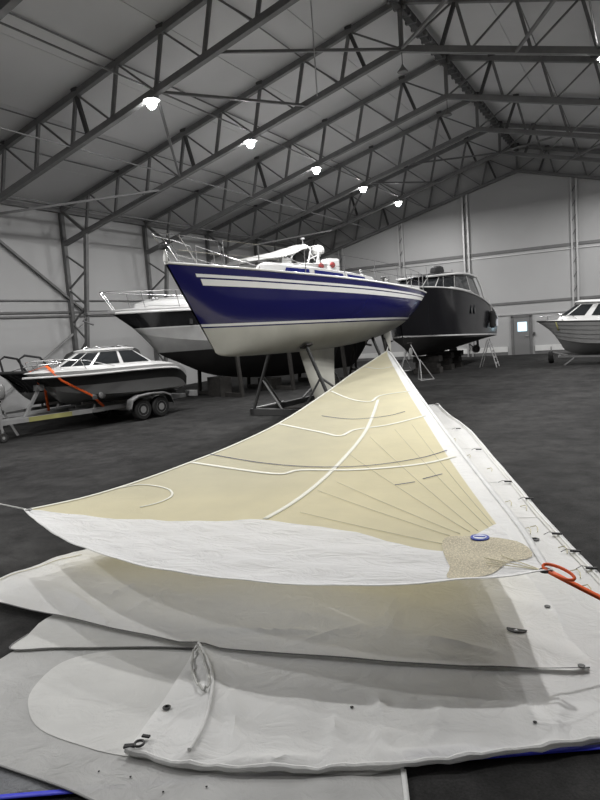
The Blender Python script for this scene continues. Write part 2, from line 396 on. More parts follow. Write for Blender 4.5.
# ---------------------------------------------------------------- lamps
def make_lamp():
    r = empty('high_bay_lamp')
    MB().lathe([(.04, .12), (.09, .115), (.19, .105), (.22, .09), (.22, .08), (.06, .075)], n=20).build('reflector', 'steel_light', r, True)
    MB().lathe([(.001, -.13), (.06, -.117), (.1, -.08), (.127, -.03), (.13, .0), (.12, .045), (.1, .075)], n=14).build('globe', 'lamp_lens', r, True)
    MB().bar((0, 0, .11), (0, 0, .16), .08, .08).build('bracket', 'steel_dark', r)
    l = bpy.data.lights.new('lamp_light', 'AREA'); l.shape = 'DISK'; l.size = .28; l.energy = LAMP_W; l.color = (1, .99, .98)
    lo = bpy.data.objects.new('lamp_light', l); COL.objects.link(lo); lo.location = (0, 0, -.145); lo.parent = r
    return r
pl = None
side = {-1: 'boats', 1: 'door'}
wn_ = {-4: 'unseen eighth', -3: 'unseen seventh', -2: 'sixth', -1: 'fifth', 0: 'fourth', 1: 'third', 2: 'second', 3: 'first'}
for sg in (-1, 1):
    for k in range(-4, 4):  # boats-side lamps past the sixth truss are unseen, added as fill light
        if sg > 0 and k < -2: continue   # last two door-side lamps are left out to shape the sail shadows
        o = make_lamp() if pl is None else copy_tree(pl); pl = pl or o
        o.location = (XR + sg * 5.25, YA + k * SP, 8.5)
        tag(o, f'lit globe lamp on the {wn_[k]} truss from the far wall, {side[sg]} side of the ridge', 'lamp', 'globe lamps under the trusses')
for k, z in ((0, .0), (1, 0)):
    r = empty('pendant_sensor', (XR, YA + k * SP, ZB - .62))
    MB().tube([(0, 0, .6), (0, 0, .15)], .012, 6).build('cord', 'steel_dark', r)
    MB().lathe([(.02, .2), (.05, .14), (.16, .0), (.15, -.02)], n=16).build('cone', 'steel', r, True)
    tag(r, f'small grey cone hanging from the apex of the {"fourth" if k == 0 else "third"} truss from the far wall', 'pendant', 'cones hanging at the truss apexes')
r = MB().tube([(-7.55, 16.2, 8.5), (-7.55, 16.2, roofz(-7.55) + .02)], .016, 6).build('hanging_rod', 'steel_light')
tag(r, 'thin pale rod hanging straight down from the roof sheets', 'rod')

# ---------------------------------------------------------------- boats
class Hull:
    """x runs aft from the bow, near side is -y; section given by half(s, z)"""
    def __init__(h, L, BS, ZS, ZK, rake=1.0, kr=6, stern=0.0, ks=8, chine=None, flare=1.4, p=2.6, q=1.7):
        h.L, h.BS, h.ZS, h.ZK, h.rake, h.kr, h.stern, h.ks, h.chine, h.flare, h.p, h.q = L, BS, ZS, ZK, rake, kr, stern, ks, chine, flare, p, q
    def zs(h, s): return interp(s, h.ZS)
    def zk(h, s): return interp(s, h.ZK)
    def half(h, s, z):
        zs, zk, b = h.zs(s), h.zk(s), interp(s, h.BS)
        if h.chine:
            zc = min(max(interp(s, h.chine[0]), zk + .02), zs - .02); bc = b * interp(s, h.chine[1])
            if z <= zc: return bc * (max(z - zk, 0) / (zc - zk)) ** .8
            return bc + (b - bc) * min((z - zc) / (zs - zc), 1) ** h.flare
        t = min(max((z - zk) / (zs - zk), 0), 1); return b * (1 - (1 - t) ** h.p) ** (1 / h.q)
    def x(h, s, z):
        zs, zk = h.zs(s), h.zk(s); t = min(max((z - zk) / (zs - zk), 0), 1)
        return s * h.L + (1 - t) * h.rake * (1 - s) ** h.kr - (1 - t) * h.stern * s ** h.ks
    def pos(h, s, z, side=-1, off=0): return Vector((h.x(s, z), side * (h.half(s, z) + off), z))
    def band(h, name, m, parent, zlo, zhi, ns=44, rows=5, s0=0, s1=1, off=0, cosine=False, sides=(-1, 1)):
        mb = MB()
        for sd in sides:
            g = []
            for i in range(ns + 1):
                s = s0 + (s1 - s0) * i / ns; s = s0 + (s1 - s0) * ((i / ns) ** 1.25)
                a, b = max(zlo(s), h.zk(s)), min(zhi(s), h.zs(s)); b = max(a, b)
                row = []
                for j in range(rows + 1):
                    t = j / rows
                    if cosine: t = 1 - math.cos(t * math.pi / 2)
                    row.append(h.pos(s, a + (b - a) * t, sd, off))
                g.append(row)
            mb.grid(g)
        return mb.build(name, m, parent, True)
    def deck(h, name, m, parent, inset=.0, drop=0.0, camber=.05, ns=40, s0=0, s1=1):
        g = []
        for i in range(ns + 1):
            s = s0 + (s1 - s0) * i / ns; z = h.zs(s) - drop; b = max(h.half(s, h.zs(s)) - inset, 0)
            g.append([Vector((h.x(s, h.zs(s)), b * u, z + camber * (1 - u * u) * min(b, 1))) for u in (-1, -.66, -.33, 0, .33, .66, 1)])
        return MB().grid(g).build(name, m, parent, True)
    def transom(h, name, m, parent, n=14):
        zk, zs = h.zk(1), h.zs(1); zz = [zk + (zs - zk) * (k / n) ** 1.6 for k in range(n + 1)]
        return MB().grid([[h.pos(1, z, -1), Vector((h.x(1, z), 0, z)), h.pos(1, z, 1)] for z in zz]).build(name, m, parent, True)
    def edge(h, name, m, parent, r, s0=0, s1=1, dz=0, n=40, dy=0, z=None, sides=(-1, 1), seg=8):
        out = []
        for sd in sides:
            pts = [h.pos(s0 + (s1 - s0) * k / n, (z(s0 + (s1 - s0) * k / n) if z else h.zs(s0 + (s1 - s0) * k / n)), sd, dy) + Vector((0, 0, dz)) for k in range(n + 1)]
            out.append(MB().tube(pts, r, seg).build(name, m, parent, True))
        return out
class House:
    """superstructure lofted through rings; each ring is (z, [(x, half width) ... front to back])"""
    def __init__(h, rings): h.r = rings
    def build(h, name, m, parent, bevel=.03):
        rg = []
        for z, pts in h.r:
            zz = z if callable(z) else (lambda x, z=z: z)
            rg.append([Vector((x, -y, zz(x))) for x, y in pts] + [Vector((x, y, zz(x))) for x, y in reversed(pts)])
        return MB().loft(rg).build(name, m, parent, True, bevel=bevel)
    def at(h, i, u, v, side):
        (za, pa), (zb, pb) = h.r[i], h.r[i + 1]
        def on(pts):
            k = min(int(u), len(pts) - 2); t = u - k
            return pts[k][0] + (pts[k + 1][0] - pts[k][0]) * t, pts[k][1] + (pts[k + 1][1] - pts[k][1]) * t
        (xa, ya), (xb, yb) = on(pa), on(pb); z0 = za(xa) if callable(za) else za; z1 = zb(xb) if callable(zb) else zb
        return Vector((xa + (xb - xa) * v, side * (ya + (yb - ya) * v), z0 + (z1 - z0) * v))
    def panel(h, name, m, parent, i, u0, u1, v0, v1, side=-1, off=.012, slant=0):
        c = [h.at(i, u0 + slant, v0, side), h.at(i, u1 + slant, v0, side), h.at(i, u1, v1, side), h.at(i, u0, v1, side)]
        n = (c[1] - c[0]).cross(c[3] - c[0]).normalized()
        if n.y * side < 0 and abs(n.y) > .05 or (abs(n.y) <= .05 and n.x > 0): n = -n
        f = [p + n * off for p in c]; b = [p - n * .01 for p in c]
        return MB().loft([b, f]).build(name, m, parent)
def frame(name, bow, ax):
    return empty(name, (bow[0], bow[1], 0), math.atan2(ax[1], ax[0]))
def rails(h, parent, s_list, hgt, r=.013, inset=.06, sides=(-1, 1), lines=(1.0, .5), stanch='stanchion', linen='lifeline', lr=.006, m='chrome'):
    for sd in sides:
        tops = []
        for s in s_list:
            a = h.pos(s, h.zs(s), sd, -inset); MB().tube([a, a + Vector((0, 0, hgt))], r, 6).build(stanch, m, parent, True); tops.append(a)
        for f in lines: MB().tube([a + Vector((0, 0, hgt * f)) for a in tops], lr, 5).build(linen, m, parent, True)
def jack_stand(loc, top, label, group=None, lean=(0, 0), pad=True, m='galv', spread=.38):
    r = empty('jack_stand', loc); apex = Vector((lean[0] * .3, lean[1] * .3, top * .55))
    for k in range(3):
        a = 2 * math.pi * k / 3 + .5; f = Vector((math.cos(a) * spread, math.sin(a) * spread, .015))
        MB().tube([f, apex], .02, 6).build('leg', m, r, True)
    for k in range(3):
        a = 2 * math.pi * k / 3 + .5; b = a + 2 * math.pi / 3
        MB().tube([(math.cos(a) * spread, math.sin(a) * spread, .02), (math.cos(b) * spread, math.sin(b) * spread, .02)], .014, 6).build('base_bar', m, r, True)
    e = Vector((lean[0], lean[1], top)); MB().tube([apex - Vector((0, 0, .1)), e], .022, 8).build('screw_post', m, r, True)
    if pad: MB().lathe([(.02, -.05), (.11, -.02), (.12, .0), (.1, .015)], c=e, n=12).build('pad', 'wood_dark', r, True)
    return tag(r, label, 'boat stand', group)
def wheel(parent, c, r, wd, ang_axis='Y', hub='galv', name='wheel'):
    t = MB().lathe([(r * .55, -wd / 2), (r * .88, -wd / 2), (r * .98, -wd * .36), (r, 0), (r * .98, wd * .36), (r * .88, wd / 2), (r * .55, wd / 2)], c=c, n=24, axis=ang_axis).build(name, 'rubber', parent, True)
    MB().lathe([(r * .2, -wd * .52), (r * .5, -wd * .47), (r * .57, -wd * .51), (r * .57, wd * .51), (r * .5, wd * .47), (r * .2, wd * .52)], c=c, n=20, axis=ang_axis).build('rim', hub, t, True)
    return t
def ribbon(pts, wdir, wd, name, m, parent=None, th=.004):
    g = [[Vector(p) - Vector(wdir) * wd / 2, Vector(p) + Vector(wdir) * wd / 2] for p in pts]
    return MB().grid(g).build(name, m, parent, True, solid=th)

# ======== blue sailing yacht
bow = Vector((-9.2, 11.35)); ax = (Vector((-7.75, 23.0)) - bow).normalized()
Y = frame('sailing_yacht', bow, ax)
tag(Y, 'navy blue sailing yacht with white stripes and pale fin keel, propped in a cradle', 'sailing yacht')
hy = Hull(11.9, [(0, .03), (.1, .42), (.2, .78), (.3, 1.1), (.45, 1.5), (.6, 1.65), (.75, 1.56), (.88, 1.24), (1, .82)],
          [(0, 4.05), (.15, 3.93), (.3, 3.8), (.5, 3.63), (.75, 3.45), (1, 3.36)],
          [(0, 1.98), (.05, 1.9), (.14, 1.84), (.3, 1.79), (.5, 1.75), (.7, 1.84), (.85, 2.08), (.95, 2.4), (1, 2.62)], rake=1.35, kr=7, stern=1.0)
wlz = lambda s: 2.62 - .2 * s
hy.band('topsides', 'hull_blue', Y, lambda s: wlz(s) + .06, lambda s: 9, rows=10)
hy.band('boot_stripe', 'stripe_white', Y, lambda s: wlz(s), lambda s: wlz(s) + .06, rows=1)
hy.band('waterline_band', 'hull_blue', Y, lambda s: wlz(s) - .035, lambda s: wlz(s), rows=1)
hy.band('bottom', 'bottom_white', Y, lambda s: 0, lambda s: wlz(s) - .035, rows=14, cosine=True)
k_ = lambda s: 1 - .35 * s
hy.band('upper_stripe', 'stripe_white', Y, lambda s: hy.zs(s) - .27 * k_(s), lambda s: hy.zs(s) - .195 * k_(s), rows=1, s0=.048, s1=.985, off=.006)
hy.band('lower_stripe', 'stripe_white', Y, lambda s: hy.zs(s) - .46 * k_(s), lambda s: hy.zs(s) - .31 * k_(s), rows=2, s0=.055, s1=.985, off=.006)
hy.transom('transom', 'hull_blue', Y)
hy.deck('deck', 'gel_white', Y, drop=.02)
hy.edge('toe_rail', 'stripe_white', Y, .028, s0=.0, dz=.01)
# fin keel and rudder
def foil(x0, x1, z, t, zz=None):
    c = x1 - x0; pr = [(0, 0), (.04, .35), (.12, .7), (.3, 1), (.55, .8), (.8, .4), (1, .04)]
    return [Vector((x0 + c * a, -t * b / 2, z)) for a, b in pr] + [Vector((x0 + c * a, t * b / 2, z)) for a, b in reversed(pr[1:])]
MB().loft([foil(4.75, 6.75, 1.95, .34), foil(4.85, 6.68, 1.7, .26), foil(5.15, 6.6, 1.0, .22), foil(5.42, 6.6, .42, .24), foil(5.5, 6.6, .24, .16)]).build('fin_keel', 'bottom_white', Y, True)
MB().loft([foil(9.95, 10.5, 2.25, .12), foil(9.95, 10.5, 1.6, .11), foil(10.02, 10.45, .55, .08)]).build('rudder', 'bottom_white', Y, True)
MB().tube([(8.6, 0, 1.95), (8.75, 0, 1.72), (9.05, 0, 1.68)], .035, 8).build('propeller_shaft', 'steel', Y, True)
# coachroof with windows
dz = lambda x: hy.zs(x / 11.9)
ch = House([(lambda x: dz(x) - .03, [(2.9, .05), (3.4, .35), (4.6, .75), (6.2, .98), (7.6, 1.0), (8.1, .96)]),
            (lambda x: dz(x) + .34, [(3.3, .05), (3.75, .28), (4.75, .62), (6.25, .82), (7.55, .84), (7.95, .8)]),
            (lambda x: dz(x) + .42, [(3.6, .03), (3.95, .15), (4.85, .4), (6.3, .55), (7.5, .55), (7.8, .5)])])
c_ = ch.build('coachroof', 'gel_white', Y)
for sd in (-1, 1):
    for u0, u1 in ((1.25, 1.95), (2.1, 2.9), (3.05, 3.8)):
        ch.panel('window', 'glass_blue', c_, 0, u0, u1, .38, .82, sd)
for sd in (-1, 1):
    MB().grid([[Vector((x, sd * 1.0, dz(x) - .02)), Vector((x, sd * .98, dz(x) + .2)), Vector((x, sd * .86, dz(x) + .22)), Vector((x, sd * .82, dz(x) - .02))] for x in (8.1, 8.8, 9.6, 10.4, 11.0)]).build('cockpit_coaming', 'gel_white', Y, True)
for x, y in ((8.7, .9), (8.7, -.9), (7.6, -.6), (7.6, .6)):
    MB().lathe([(.07, 0), (.055, .06), (.075, .12), (.05, .14)], c=(x, y, dz(x) + (.2 if x > 8 else .4)), n=14).build('winch', 'chrome', Y, True)
MB().lathe([(.03, 0), (.03, .5), (.1, .5), (.1, .56), (.02, .6)], c=(10.2, 0, dz(10.2)), n=14).build('compass_post', 'steel_dark', Y, True)
for x in (4.3, 6.9): MB().tube([(x, -.3, dz(x) + .36), (x, -.28, dz(x) + .44), (x + .5, -.28, dz(x) + .44), (x + .5, -.3, dz(x) + .36)], .012, 6).build('grab_rail', 'chrome', Y, True)
MB().box((5.5, -.05, dz(5.5) + .44), (.55, .55, .05)).build('hatch', 'glass_dark', c_, bevel=.01)
rails(hy, Y, [.12, .2, .32, .44, .56, .68, .79, .89, .97], .62)
# pulpit
zb = 4.05
for sd in (-1, 1):
    MB().tube([(1.4, sd * .45, 3.95), (1.25, sd * .44, 4.55), (.6, sd * .3, 4.62), (-.1, sd * .2, 4.66), (-.35, 0, 4.68)], .01, 8).build('pulpit_rail', 'chrome', Y, True)
    MB().tube([(.35, sd * .12, 4.03), (-.1, sd * .2, 4.66)], .009, 6).build('pulpit_leg', 'chrome', Y, True)
    MB().tube([(.75, sd * .27, 4.0), (.2, sd * .24, 4.64)], .009, 6).build('pulpit_leg', 'chrome', Y, True)
    MB().tube([(1.3, sd * .44, 4.25), (.2, sd * .2, 4.33)], .008, 6).build('pulpit_rail', 'chrome', Y, True)
MB().box((-.05, -.02, 4.4), (.12, .18, .11)).build('bow_light', 'black_web', Y, bevel=.02)
MB().lathe([(.055, 0), (.05, .1), (.03, .19), (.03, .24)], c=(-.02, -.02, 4.08), n=12).build('bow_fitting', 'foam', Y, True)
MB().tube([(.05, 0, 4.2), (.0, 0, 4.36)], .02, 6).build('bow_light_stem', 'chrome', Y, True)
for x, s in ((.35, 1), (1.2, 1)): MB().box((x, 0, dz(x) + .04), (.25, .12, .07)).build('cleat', 'chrome', Y, bevel=.01)
# cradle under the yacht
C = frame('boat_cradle', bow, ax)
tag(C, 'dark steel boat cradle holding up the navy sailing yacht', 'boat cradle')
MB().box((5.95, 0, .11), (3.2, .7, .22)).build('keel_block', 'wood_dark', C, bevel=.01)
for x in (4.3, 8.0):
    MB().box((x, 0, .1), (.16, 3.0, .18)).build('cross_beam', 'steel_dark', C)
    for sd in (-1, 1):
        zt = 1.98 if x < 6 else 2.05; yy = .62
        MB().tube([(x, sd * 1.4, .15), (x, sd * yy, zt - .06)], .05, 8).build('post', 'steel_dark', C, True)
        MB().box((x, sd * yy, zt - .05), (.3, .24, .05), rx=sd * .45).build('pad', 'wood_dark', C)
        MB().tube([(x, sd * .35, .15), (x, sd * 1.0, 1.05)], .03, 8).build('brace', 'steel', C, True)
for sd in (-1, 1):
    MB().box((6.15, sd * 1.4, .1), (3.86, .14, .16)).build('side_beam', 'steel_dark', C)
    MB().tube([(4.3, sd * 1.35, .2), (5.7, sd * 1.35, .2), ], .03, 8).build('brace', 'galv', C, True)
    MB().tube([(4.3, sd * .95, 1.1), (5.6, sd * 1.38, .18)], .035, 8).build('brace', 'steel', C, True)
    MB().tube([(8.0, sd * .95, 1.1), (6.8, sd * 1.38, .18)], .035, 8).build('brace', 'steel', C, True)
Cb = frame('boat_cradle', bow, ax)
tag(Cb, 'timber trestle of four props under the stern of the navy yacht', 'boat stand')
for sd in (-1, 1):
    MB().tube([(8.9, sd * .95, .02), (8.9, sd * .5, 2.06)], .045, 8).build('post', 'wood_dark', Cb, True)
    MB().tube([(9.5, sd * .95, .02), (8.95, sd * .55, 1.9)], .04, 8).build('post', 'wood_dark', Cb, True)
MB().bar((8.9, -.75, .9), (8.9, .75, .9), .06, .1).build('cross_bar', 'wood_dark', Cb)
MB().bar((8.9, -.56, 2.03), (8.9, .56, 2.03), .1, .06).build('head_beam', 'wood_dark', Cb)

# ======== white motor cruiser behind it
bw = Vector((-16.5, 16.95)); aw = Vector((.42, .907)).normalized()
W = frame('motor_cruiser', bw, aw)
tag(W, 'white motor cruiser with black hull band and radar dome, behind the navy yacht', 'motor cruiser')
hw = Hull(11.2, [(0, .04), (.06, .5), (.14, .95), (.25, 1.35), (.4, 1.65), (.6, 1.8), (.8, 1.78), (1, 1.65)],
          [(0, 3.5), (.3, 3.44), (.6, 3.3), (1, 3.2)], [(0, 2.3), (.05, 2.1), (.12, 1.8), (.2, 1.5), (.35, .85), (.6, .5), (1, .5)], rake=1.6, kr=9,
          chine=([(0, 2.7), (.1, 2.5), (.3, 2.2), (.6, 2.05), (1, 2.0)], [(0, .5), (.1, .55), (.3, .78), (.6, .88), (1, .9)]), flare=1.2)
b1 = lambda s: 2.83 - .12 * s
hw.band('hull_side', 'gel_mid', W, lambda s: interp(s, hw.chine[0]) - .0, lambda s: b1(s) - .04, rows=3)
hw.band('bottom', 'gel_mid', W, lambda s: 1.88, lambda s: interp(s, hw.chine[0]), rows=4)
hw.band('antifouling', 'antifoul', W, lambda s: 0, lambda s: 1.88, rows=5)
hw.band('pin_stripe', 'gel_white', W, lambda s: b1(s) - .04, lambda s: b1(s), rows=1)
hw.band('black_band', 'black_gloss', W, b1, lambda s: hw.zs(s) - .1, rows=6)
hw.band('gunwale', 'gel_white', W, lambda s: hw.zs(s) - .1, lambda s: 9, rows=2)
hw.transom('transom', 'gel_white', W); hw.deck('deck', 'gel_white', W, camber=.12)
hw.edge('rub_rail', 'gel_white', W, .045, dz=-.1)
dw = lambda x: hw.zs(x / 11.2)
fc = House([(lambda x: dw(x) - .02, [(.9, .1), (1.3, .55), (2.6, .95), (4.2, 1.25), (5.6, 1.4)]),
            (lambda x: dw(x) + .2 + .06 * (x - .9), [(1.0, .1), (1.45, .45), (2.7, .8), (4.3, 1.1), (5.6, 1.28)]),
            (lambda x: dw(x) + .32 + .07 * (x - .9), [(1.5, .05), (1.9, .25), (2.9, .5), (4.3, .8), (5.6, 1.0)])])
fc.build('fore_cabin', 'gel_white', W)
dk = House([(lambda x: dw(x) - .02, [(4.6, .3), (5.0, 1.2), (6.4, 1.42), (8.6, 1.42), (9.6, 1.3)]),
            (4.15, [(5.2, .3), (5.5, 1.12), (6.6, 1.32), (8.6, 1.32), (9.5, 1.2)]),
            (4.62, [(6.2, .3), (6.35, 1.0), (6.9, 1.16), (8.6, 1.16), (9.3, 1.05)]),
            (4.72, [(6.1, .3), (6.25, 1.06), (6.9, 1.24), (8.8, 1.24), (9.7, 1.1)]),
            (4.82, [(6.3, .2), (6.5, .8), (7.0, .95), (8.6, .95), (9.3, .8)])])
hs = dk.build('deckhouse', 'gel_white', W)
for sd in (-1, 1):
    for u0, u1 in ((.1, .95), (1.1, 1.95), (2.1, 2.95), (3.1, 3.8)): dk.panel('window', 'glass_dark', hs, 1, u0, u1, .12, .9, sd)
# flybridge coaming, helm box, folded canvas on hoops, arch and dome
fb = House([(4.78, [(6.5, .3), (6.8, .95), (7.4, 1.1), (9.2, 1.1)]), (5.02, [(6.25, .3), (6.6, 1.0), (7.4, 1.16), (9.2, 1.16)]), (5.04, [(6.4, .2), (6.8, .9), (7.4, 1.05), (9.1, 1.05)])])
fb.build('flybridge_coaming', 'gel_white', W)
g = []
for x, z, hgt in ((5.4, 5.2, .2), (6.2, 5.36, .34), (7.1, 5.52, .46), (7.8, 5.7, .46), (8.35, 5.84, .28)):
    g.append([Vector((x, -.95, z - hgt * .45)), Vector((x, -.8, z)), Vector((x, 0, z + .06)), Vector((x, .8, z)), Vector((x, .95, z - hgt * .45)), Vector((x, .5, z - hgt * .6)), Vector((x, -.5, z - hgt * .6))])
MB().loft(g).build('folded_canvas', 'canvas', W, True)
for x in (5.7, 7.0, 8.2):
    MB().tube([(8.1, -1.0, 4.95), (x, -.9, 5.12 + (x - 5.7) * .2), (x, .9, 5.12 + (x - 5.7) * .2), (8.1, 1.0, 4.95)], .02, 8).build('canvas_hoop', 'chrome', W, True)
for x0 in (8.3, 8.75):
    MB().tube([(x0 - .1, -1.05, 4.9), (x0 + .2, -.95, 5.6), (x0 + .3, -.6, 5.8), (x0 + .3, .6, 5.8), (x0 + .2, .95, 5.6), (x0 - .1, 1.05, 4.9)], .035, 8).build('radar_arch', 'gel_white', W, True)
for a, b in (((8.25, -.96, 5.15), (8.95, -.95, 5.42)), ((8.65, -1.0, 5.15), (8.5, -.95, 5.45)), ((8.6, -.6, 5.8), (9.05, .6, 5.8))):
    MB().tube([a, b], .022, 6).build('arch_strut', 'gel_white', W, True)
MB().lathe([(.1, 0), (.1, .1), (.24, .12), (.27, .2), (.27, .3), (.22, .42), (.1, .48), (.01, .49)], c=(9.5, -.2, 5.42), n=20).build('radar_dome', 'foam', W, True)
MB().tube([(9.5, -.2, 4.7), (9.5, -.2, 5.44)], .05, 8).build('dome_post', 'gel_white', W, True)
MB().lathe([(.015, 0), (.015, .35), (.09, .36), (.09, .42), (.02, .44)], c=(8.85, 0, 5.8), n=12).build('mast_light', 'steel_light', W, True)
MB().box((9.75, -.65, 4.95), (.75, .5, .62)).build('liferaft_box', 'gel_white', W, bevel=.1)
for x, z in ((9.65, 4.98), (8.8, 4.9)):
    MB().lathe([(.02, -.06), (.11, -.05), (.13, 0), (.11, .05), (.02, .06)], c=(x, -.93 if x > 9 else -1.2, z), n=16, axis='Y').build('fender_ball', 'red', W, True)
MB().box((7.4, -.7, 5.14), (.5, .06, .26)).build('wind_deflector', 'gel_white', W, bevel=.02)
# bow rail
for sd in (-1, 1):
    pts = [hw.pos(s, hw.zs(s), sd, -.1) for s in (.02, .1, .2, .3, .42, .52)]
    tops = [p + Vector((0, 0, .62)) for p in pts]; tops[0] += Vector((-.3, 0, .03))
    MB().tube([Vector((tops[0].x - .15, 0, tops[0].z))] + tops, .016, 8).build('bow_rail', 'chrome', W, True)
    MB().tube([p + Vector((0, 0, .32)) for p in pts], .011, 6).build('bow_rail', 'chrome', W, True)
    for p, t in zip(pts, tops): MB().tube([p, p.lerp(t, 1) + Vector((-.12, 0, 0))], .012, 6).build('stanchion', 'chrome', W, True)
MB().box((-.3, 0, 3.42), (1.0, .42, .1)).build('bow_platform', 'steel', W, bevel=.02)
MB().tube([(-.7, 0, 3.4), (-.9, 0, 3.2), (-.55, 0, 3.05)], .04, 8).build('anchor', 'steel', W, True)
for x in (1.6, 1.75): MB().lathe([(.05, 0), (.07, .05), (.05, .14)], c=(x, -.3, dw(x) + .28), n=12).build('cleat', 'chrome', W, True)
MB().box((2.6, -1.15, 2.95), (.12, .06, .2)).build('hull_fitting', 'black_web', W)
SB = frame('timber_trestle', bw, aw)
tag(SB, 'dark timber blocks and beams carrying the white motor cruiser', 'boat stand')
for x, zk in ((4.2, .78), (6.6, .5), (9.4, .5)):
    MB().box((x, 0, zk / 2 - .02), (.5, 1.0, zk - .04)).build('block', 'wood_dark', SB)
    for sd in (-1, 1):
        MB().bar((x, sd * 1.65, 0), (x, sd * 1.45, 1.95), .12, .12).build('prop', 'wood_dark', SB)
        MB().bar((x, sd * .5, .08), (x, sd * 1.65, .08), .14, .14).build('floor_beam', 'wood_dark', SB)

# ======== dark motor yacht by the far wall
bd = Vector((-8.55, 24.3)); ad = Vector((.03, 1)).normalized()
D = frame('motor_yacht', bd, ad)
tag(D, 'black motor yacht with a wrap-around wheelhouse and white waterline, standing near the door', 'motor yacht')
hd = Hull(10.4, [(0, .05), (.05, .55), (.12, 1.05), (.22, 1.5), (.35, 1.78), (.55, 1.9), (.8, 1.85), (1, 1.6)],
          [(0, 3.72), (.2, 3.62), (.4, 3.42), (.6, 3.12), (.8, 2.66), (.93, 2.25), (1, 2.1)],
          [(0, 1.5), (.04, 1.25), (.1, 1.02), (.2, .88), (.5, .82), (.8, .95), (1, 1.1)], rake=.7, kr=8,
          chine=([(0, 2.1), (.15, 1.75), (.4, 1.5), (1, 1.3)], [(0, .5), (.1, .62), (.3, .82), (.6, .92), (1, .94)]), flare=1.25)
ws = lambda s: 1.75 - .42 * s
hd.band('topsides', 'hull_dark', D, lambda s: ws(s) + .05, lambda s: 9, rows=9)
hd.band('waterline_stripe', 'gel_white', D, ws, lambda s: ws(s) + .055, rows=1, off=.004)
hd.band('bottom', 'antifoul', D, lambda s: 0, ws, rows=8)
hd.transom('transom', 'hull_dark', D); hd.deck('deck', 'gel_grey', D, drop=.04)
hd.edge('gunwale_rail', 'gel_mid', D, .035, s1=.98)
dd = lambda x: hd.zs(x / 10.4)
fo = House([(lambda x: dd(x) - .03, [(.8, .1), (1.0, .35), (1.6, .65), (2.2, .8)]), (lambda x: dd(x) + .12, [(1.0, .1), (1.2, .3), (1.7, .55), (2.2, .7)])])
fo.build('foredeck_trunk', 'hull_dark', D)
wh = House([(lambda x: dd(x) - .05, [(1.7, .4), (2.0, .95), (3.3, 1.5), (5.3, 1.66), (7.6, 1.6)]),
            (lambda x: min(3.66, dd(x) + .25), [(1.95, .4), (2.2, .92), (3.35, 1.42), (5.3, 1.56), (7.6, 1.5)]),
            (lambda x: 4.22 - .02 * abs(x - 5) ** 2, [(2.9, .4), (3.05, .85), (3.9, 1.26), (5.3, 1.4), (6.9, 1.32)]),
            (lambda x: 4.3 - .02 * abs(x - 5) ** 2, [(2.65, .4), (2.8, .92), (3.8, 1.36), (5.3, 1.5), (7.1, 1.42)]),
            (lambda x: 4.42 - .03 * abs(x - 5) ** 2, [(3.2, .2), (3.3, .5), (4.1, .82), (5.3, .92), (6.6, .8)])])
w_ = wh.build('wheelhouse', 'hull_dark', D)
for sd in (-1, 1):
    for u0, u1 in ((.05, .96), (1.04, 1.96), (2.05, 2.95), (3.05, 3.85)):
        wh.panel('window', 'glass_dark', w_, 1, u0, u1, .08, .9, sd)
    for u in (.0, 1.0, 2.0, 3.0):
        a, b = wh.at(1, u, .02, sd), wh.at(1, u, .98, sd); MB().tube([a, b], .028, 6).build('window_post', 'gel_mid', w_, True)
    pts = [wh.at(2, u, .9, sd) for u in (0, .5, 1, 1.5, 2, 2.5, 3, 3.5, 4)]; aft = wh.at(0, 4, .2, sd)
    MB().tube(pts + [pts[-1].lerp(aft, .4) + Vector((.25, 0, .1)), aft + Vector((.5, 0, 0))], .045, 8).build('roof_trim', 'gel_white', w_, True)
    MB().tube([wh.at(0, u, .95, sd) + Vector((0, sd * .02, 0)) for u in (0, .5, 1, 2, 3, 4)], .03, 8).build('coaming_trim', 'gel_white', w_, True)
MB().lathe([(.3, 0), (.32, .1), (.28, .26), (.14, .34), (.02, .35)], c=(4.9, -.2, 4.42), n=18).build('radar_dome', 'black_web', D, True)
MB().box((4.9, -.2, 4.42), (.5, .7, .05)).build('dome_base', 'steel_dark', D)
for x, y, hh in ((5.8, .6, .6), (5.9, -.6, .3)): MB().tube([(x, y, 4.3), (x, y, 4.3 + hh)], .014, 6).build('antenna', 'chrome', D, True)
for x in (4.55, 4.95):
    q = hd.pos(x / 10.4, 2.72, -1, .01); MB().lathe([(.02, -.02), (.1, -.02), (.12, 0), (.1, .02)], c=(0, 0, 0), n=16, axis='Y').build('porthole', 'glass_dark', D, True).matrix_local = Matrix.Translation(q) @ Matrix.Diagonal((.8, 1, 2.2, 1))
for x in (7.6,):
    q = hd.pos(x / 10.4, 2.2, -1, .14); MB().tube([q + Vector((0, 0, -.45)), q + Vector((0, 0, -.38)), q + Vector((0, 0, .3)), q + Vector((0, 0, .38))], .14, 12, radii=[.05, .15, .15, .05]).build('fender', 'rubber', D, True)
    MB().tube([q + Vector((0, 0, .35)), q + Vector((0, .12, .9))], .012, 6).build('fender_rope', 'rope_white', D, True)
q = hd.pos(.955, 2.05, -1, .02); MB().box(q, (.34, .02, .5)).build('stern_plate', 'badge_white', D)
rails(hd, D, [.04, .12, .2, .28], .5, inset=.1, lines=(1.0,))
MB().box((10.75, 0, 1.4), (.75, 2.6, .09)).build('bathing_platform', 'gel_grey', D, bevel=.02)
for sd in (-1, 1):
    MB().tube([(8.4, sd * .6, 1.0), (9.6, sd * .6, .68)], .03, 8).build('propeller_shaft', 'steel', D, True)
    MB().lathe([(.02, -.05), (.06, 0), (.22, .02), (.22, .04), (.05, .08)], c=(9.6, sd * .6, .68), n=10, axis='X').build('propeller', 'steel', D, True)
    MB().box((10.0, sd * .6, .8), (.32, .05, .62)).build('rudder', 'antifoul', D)
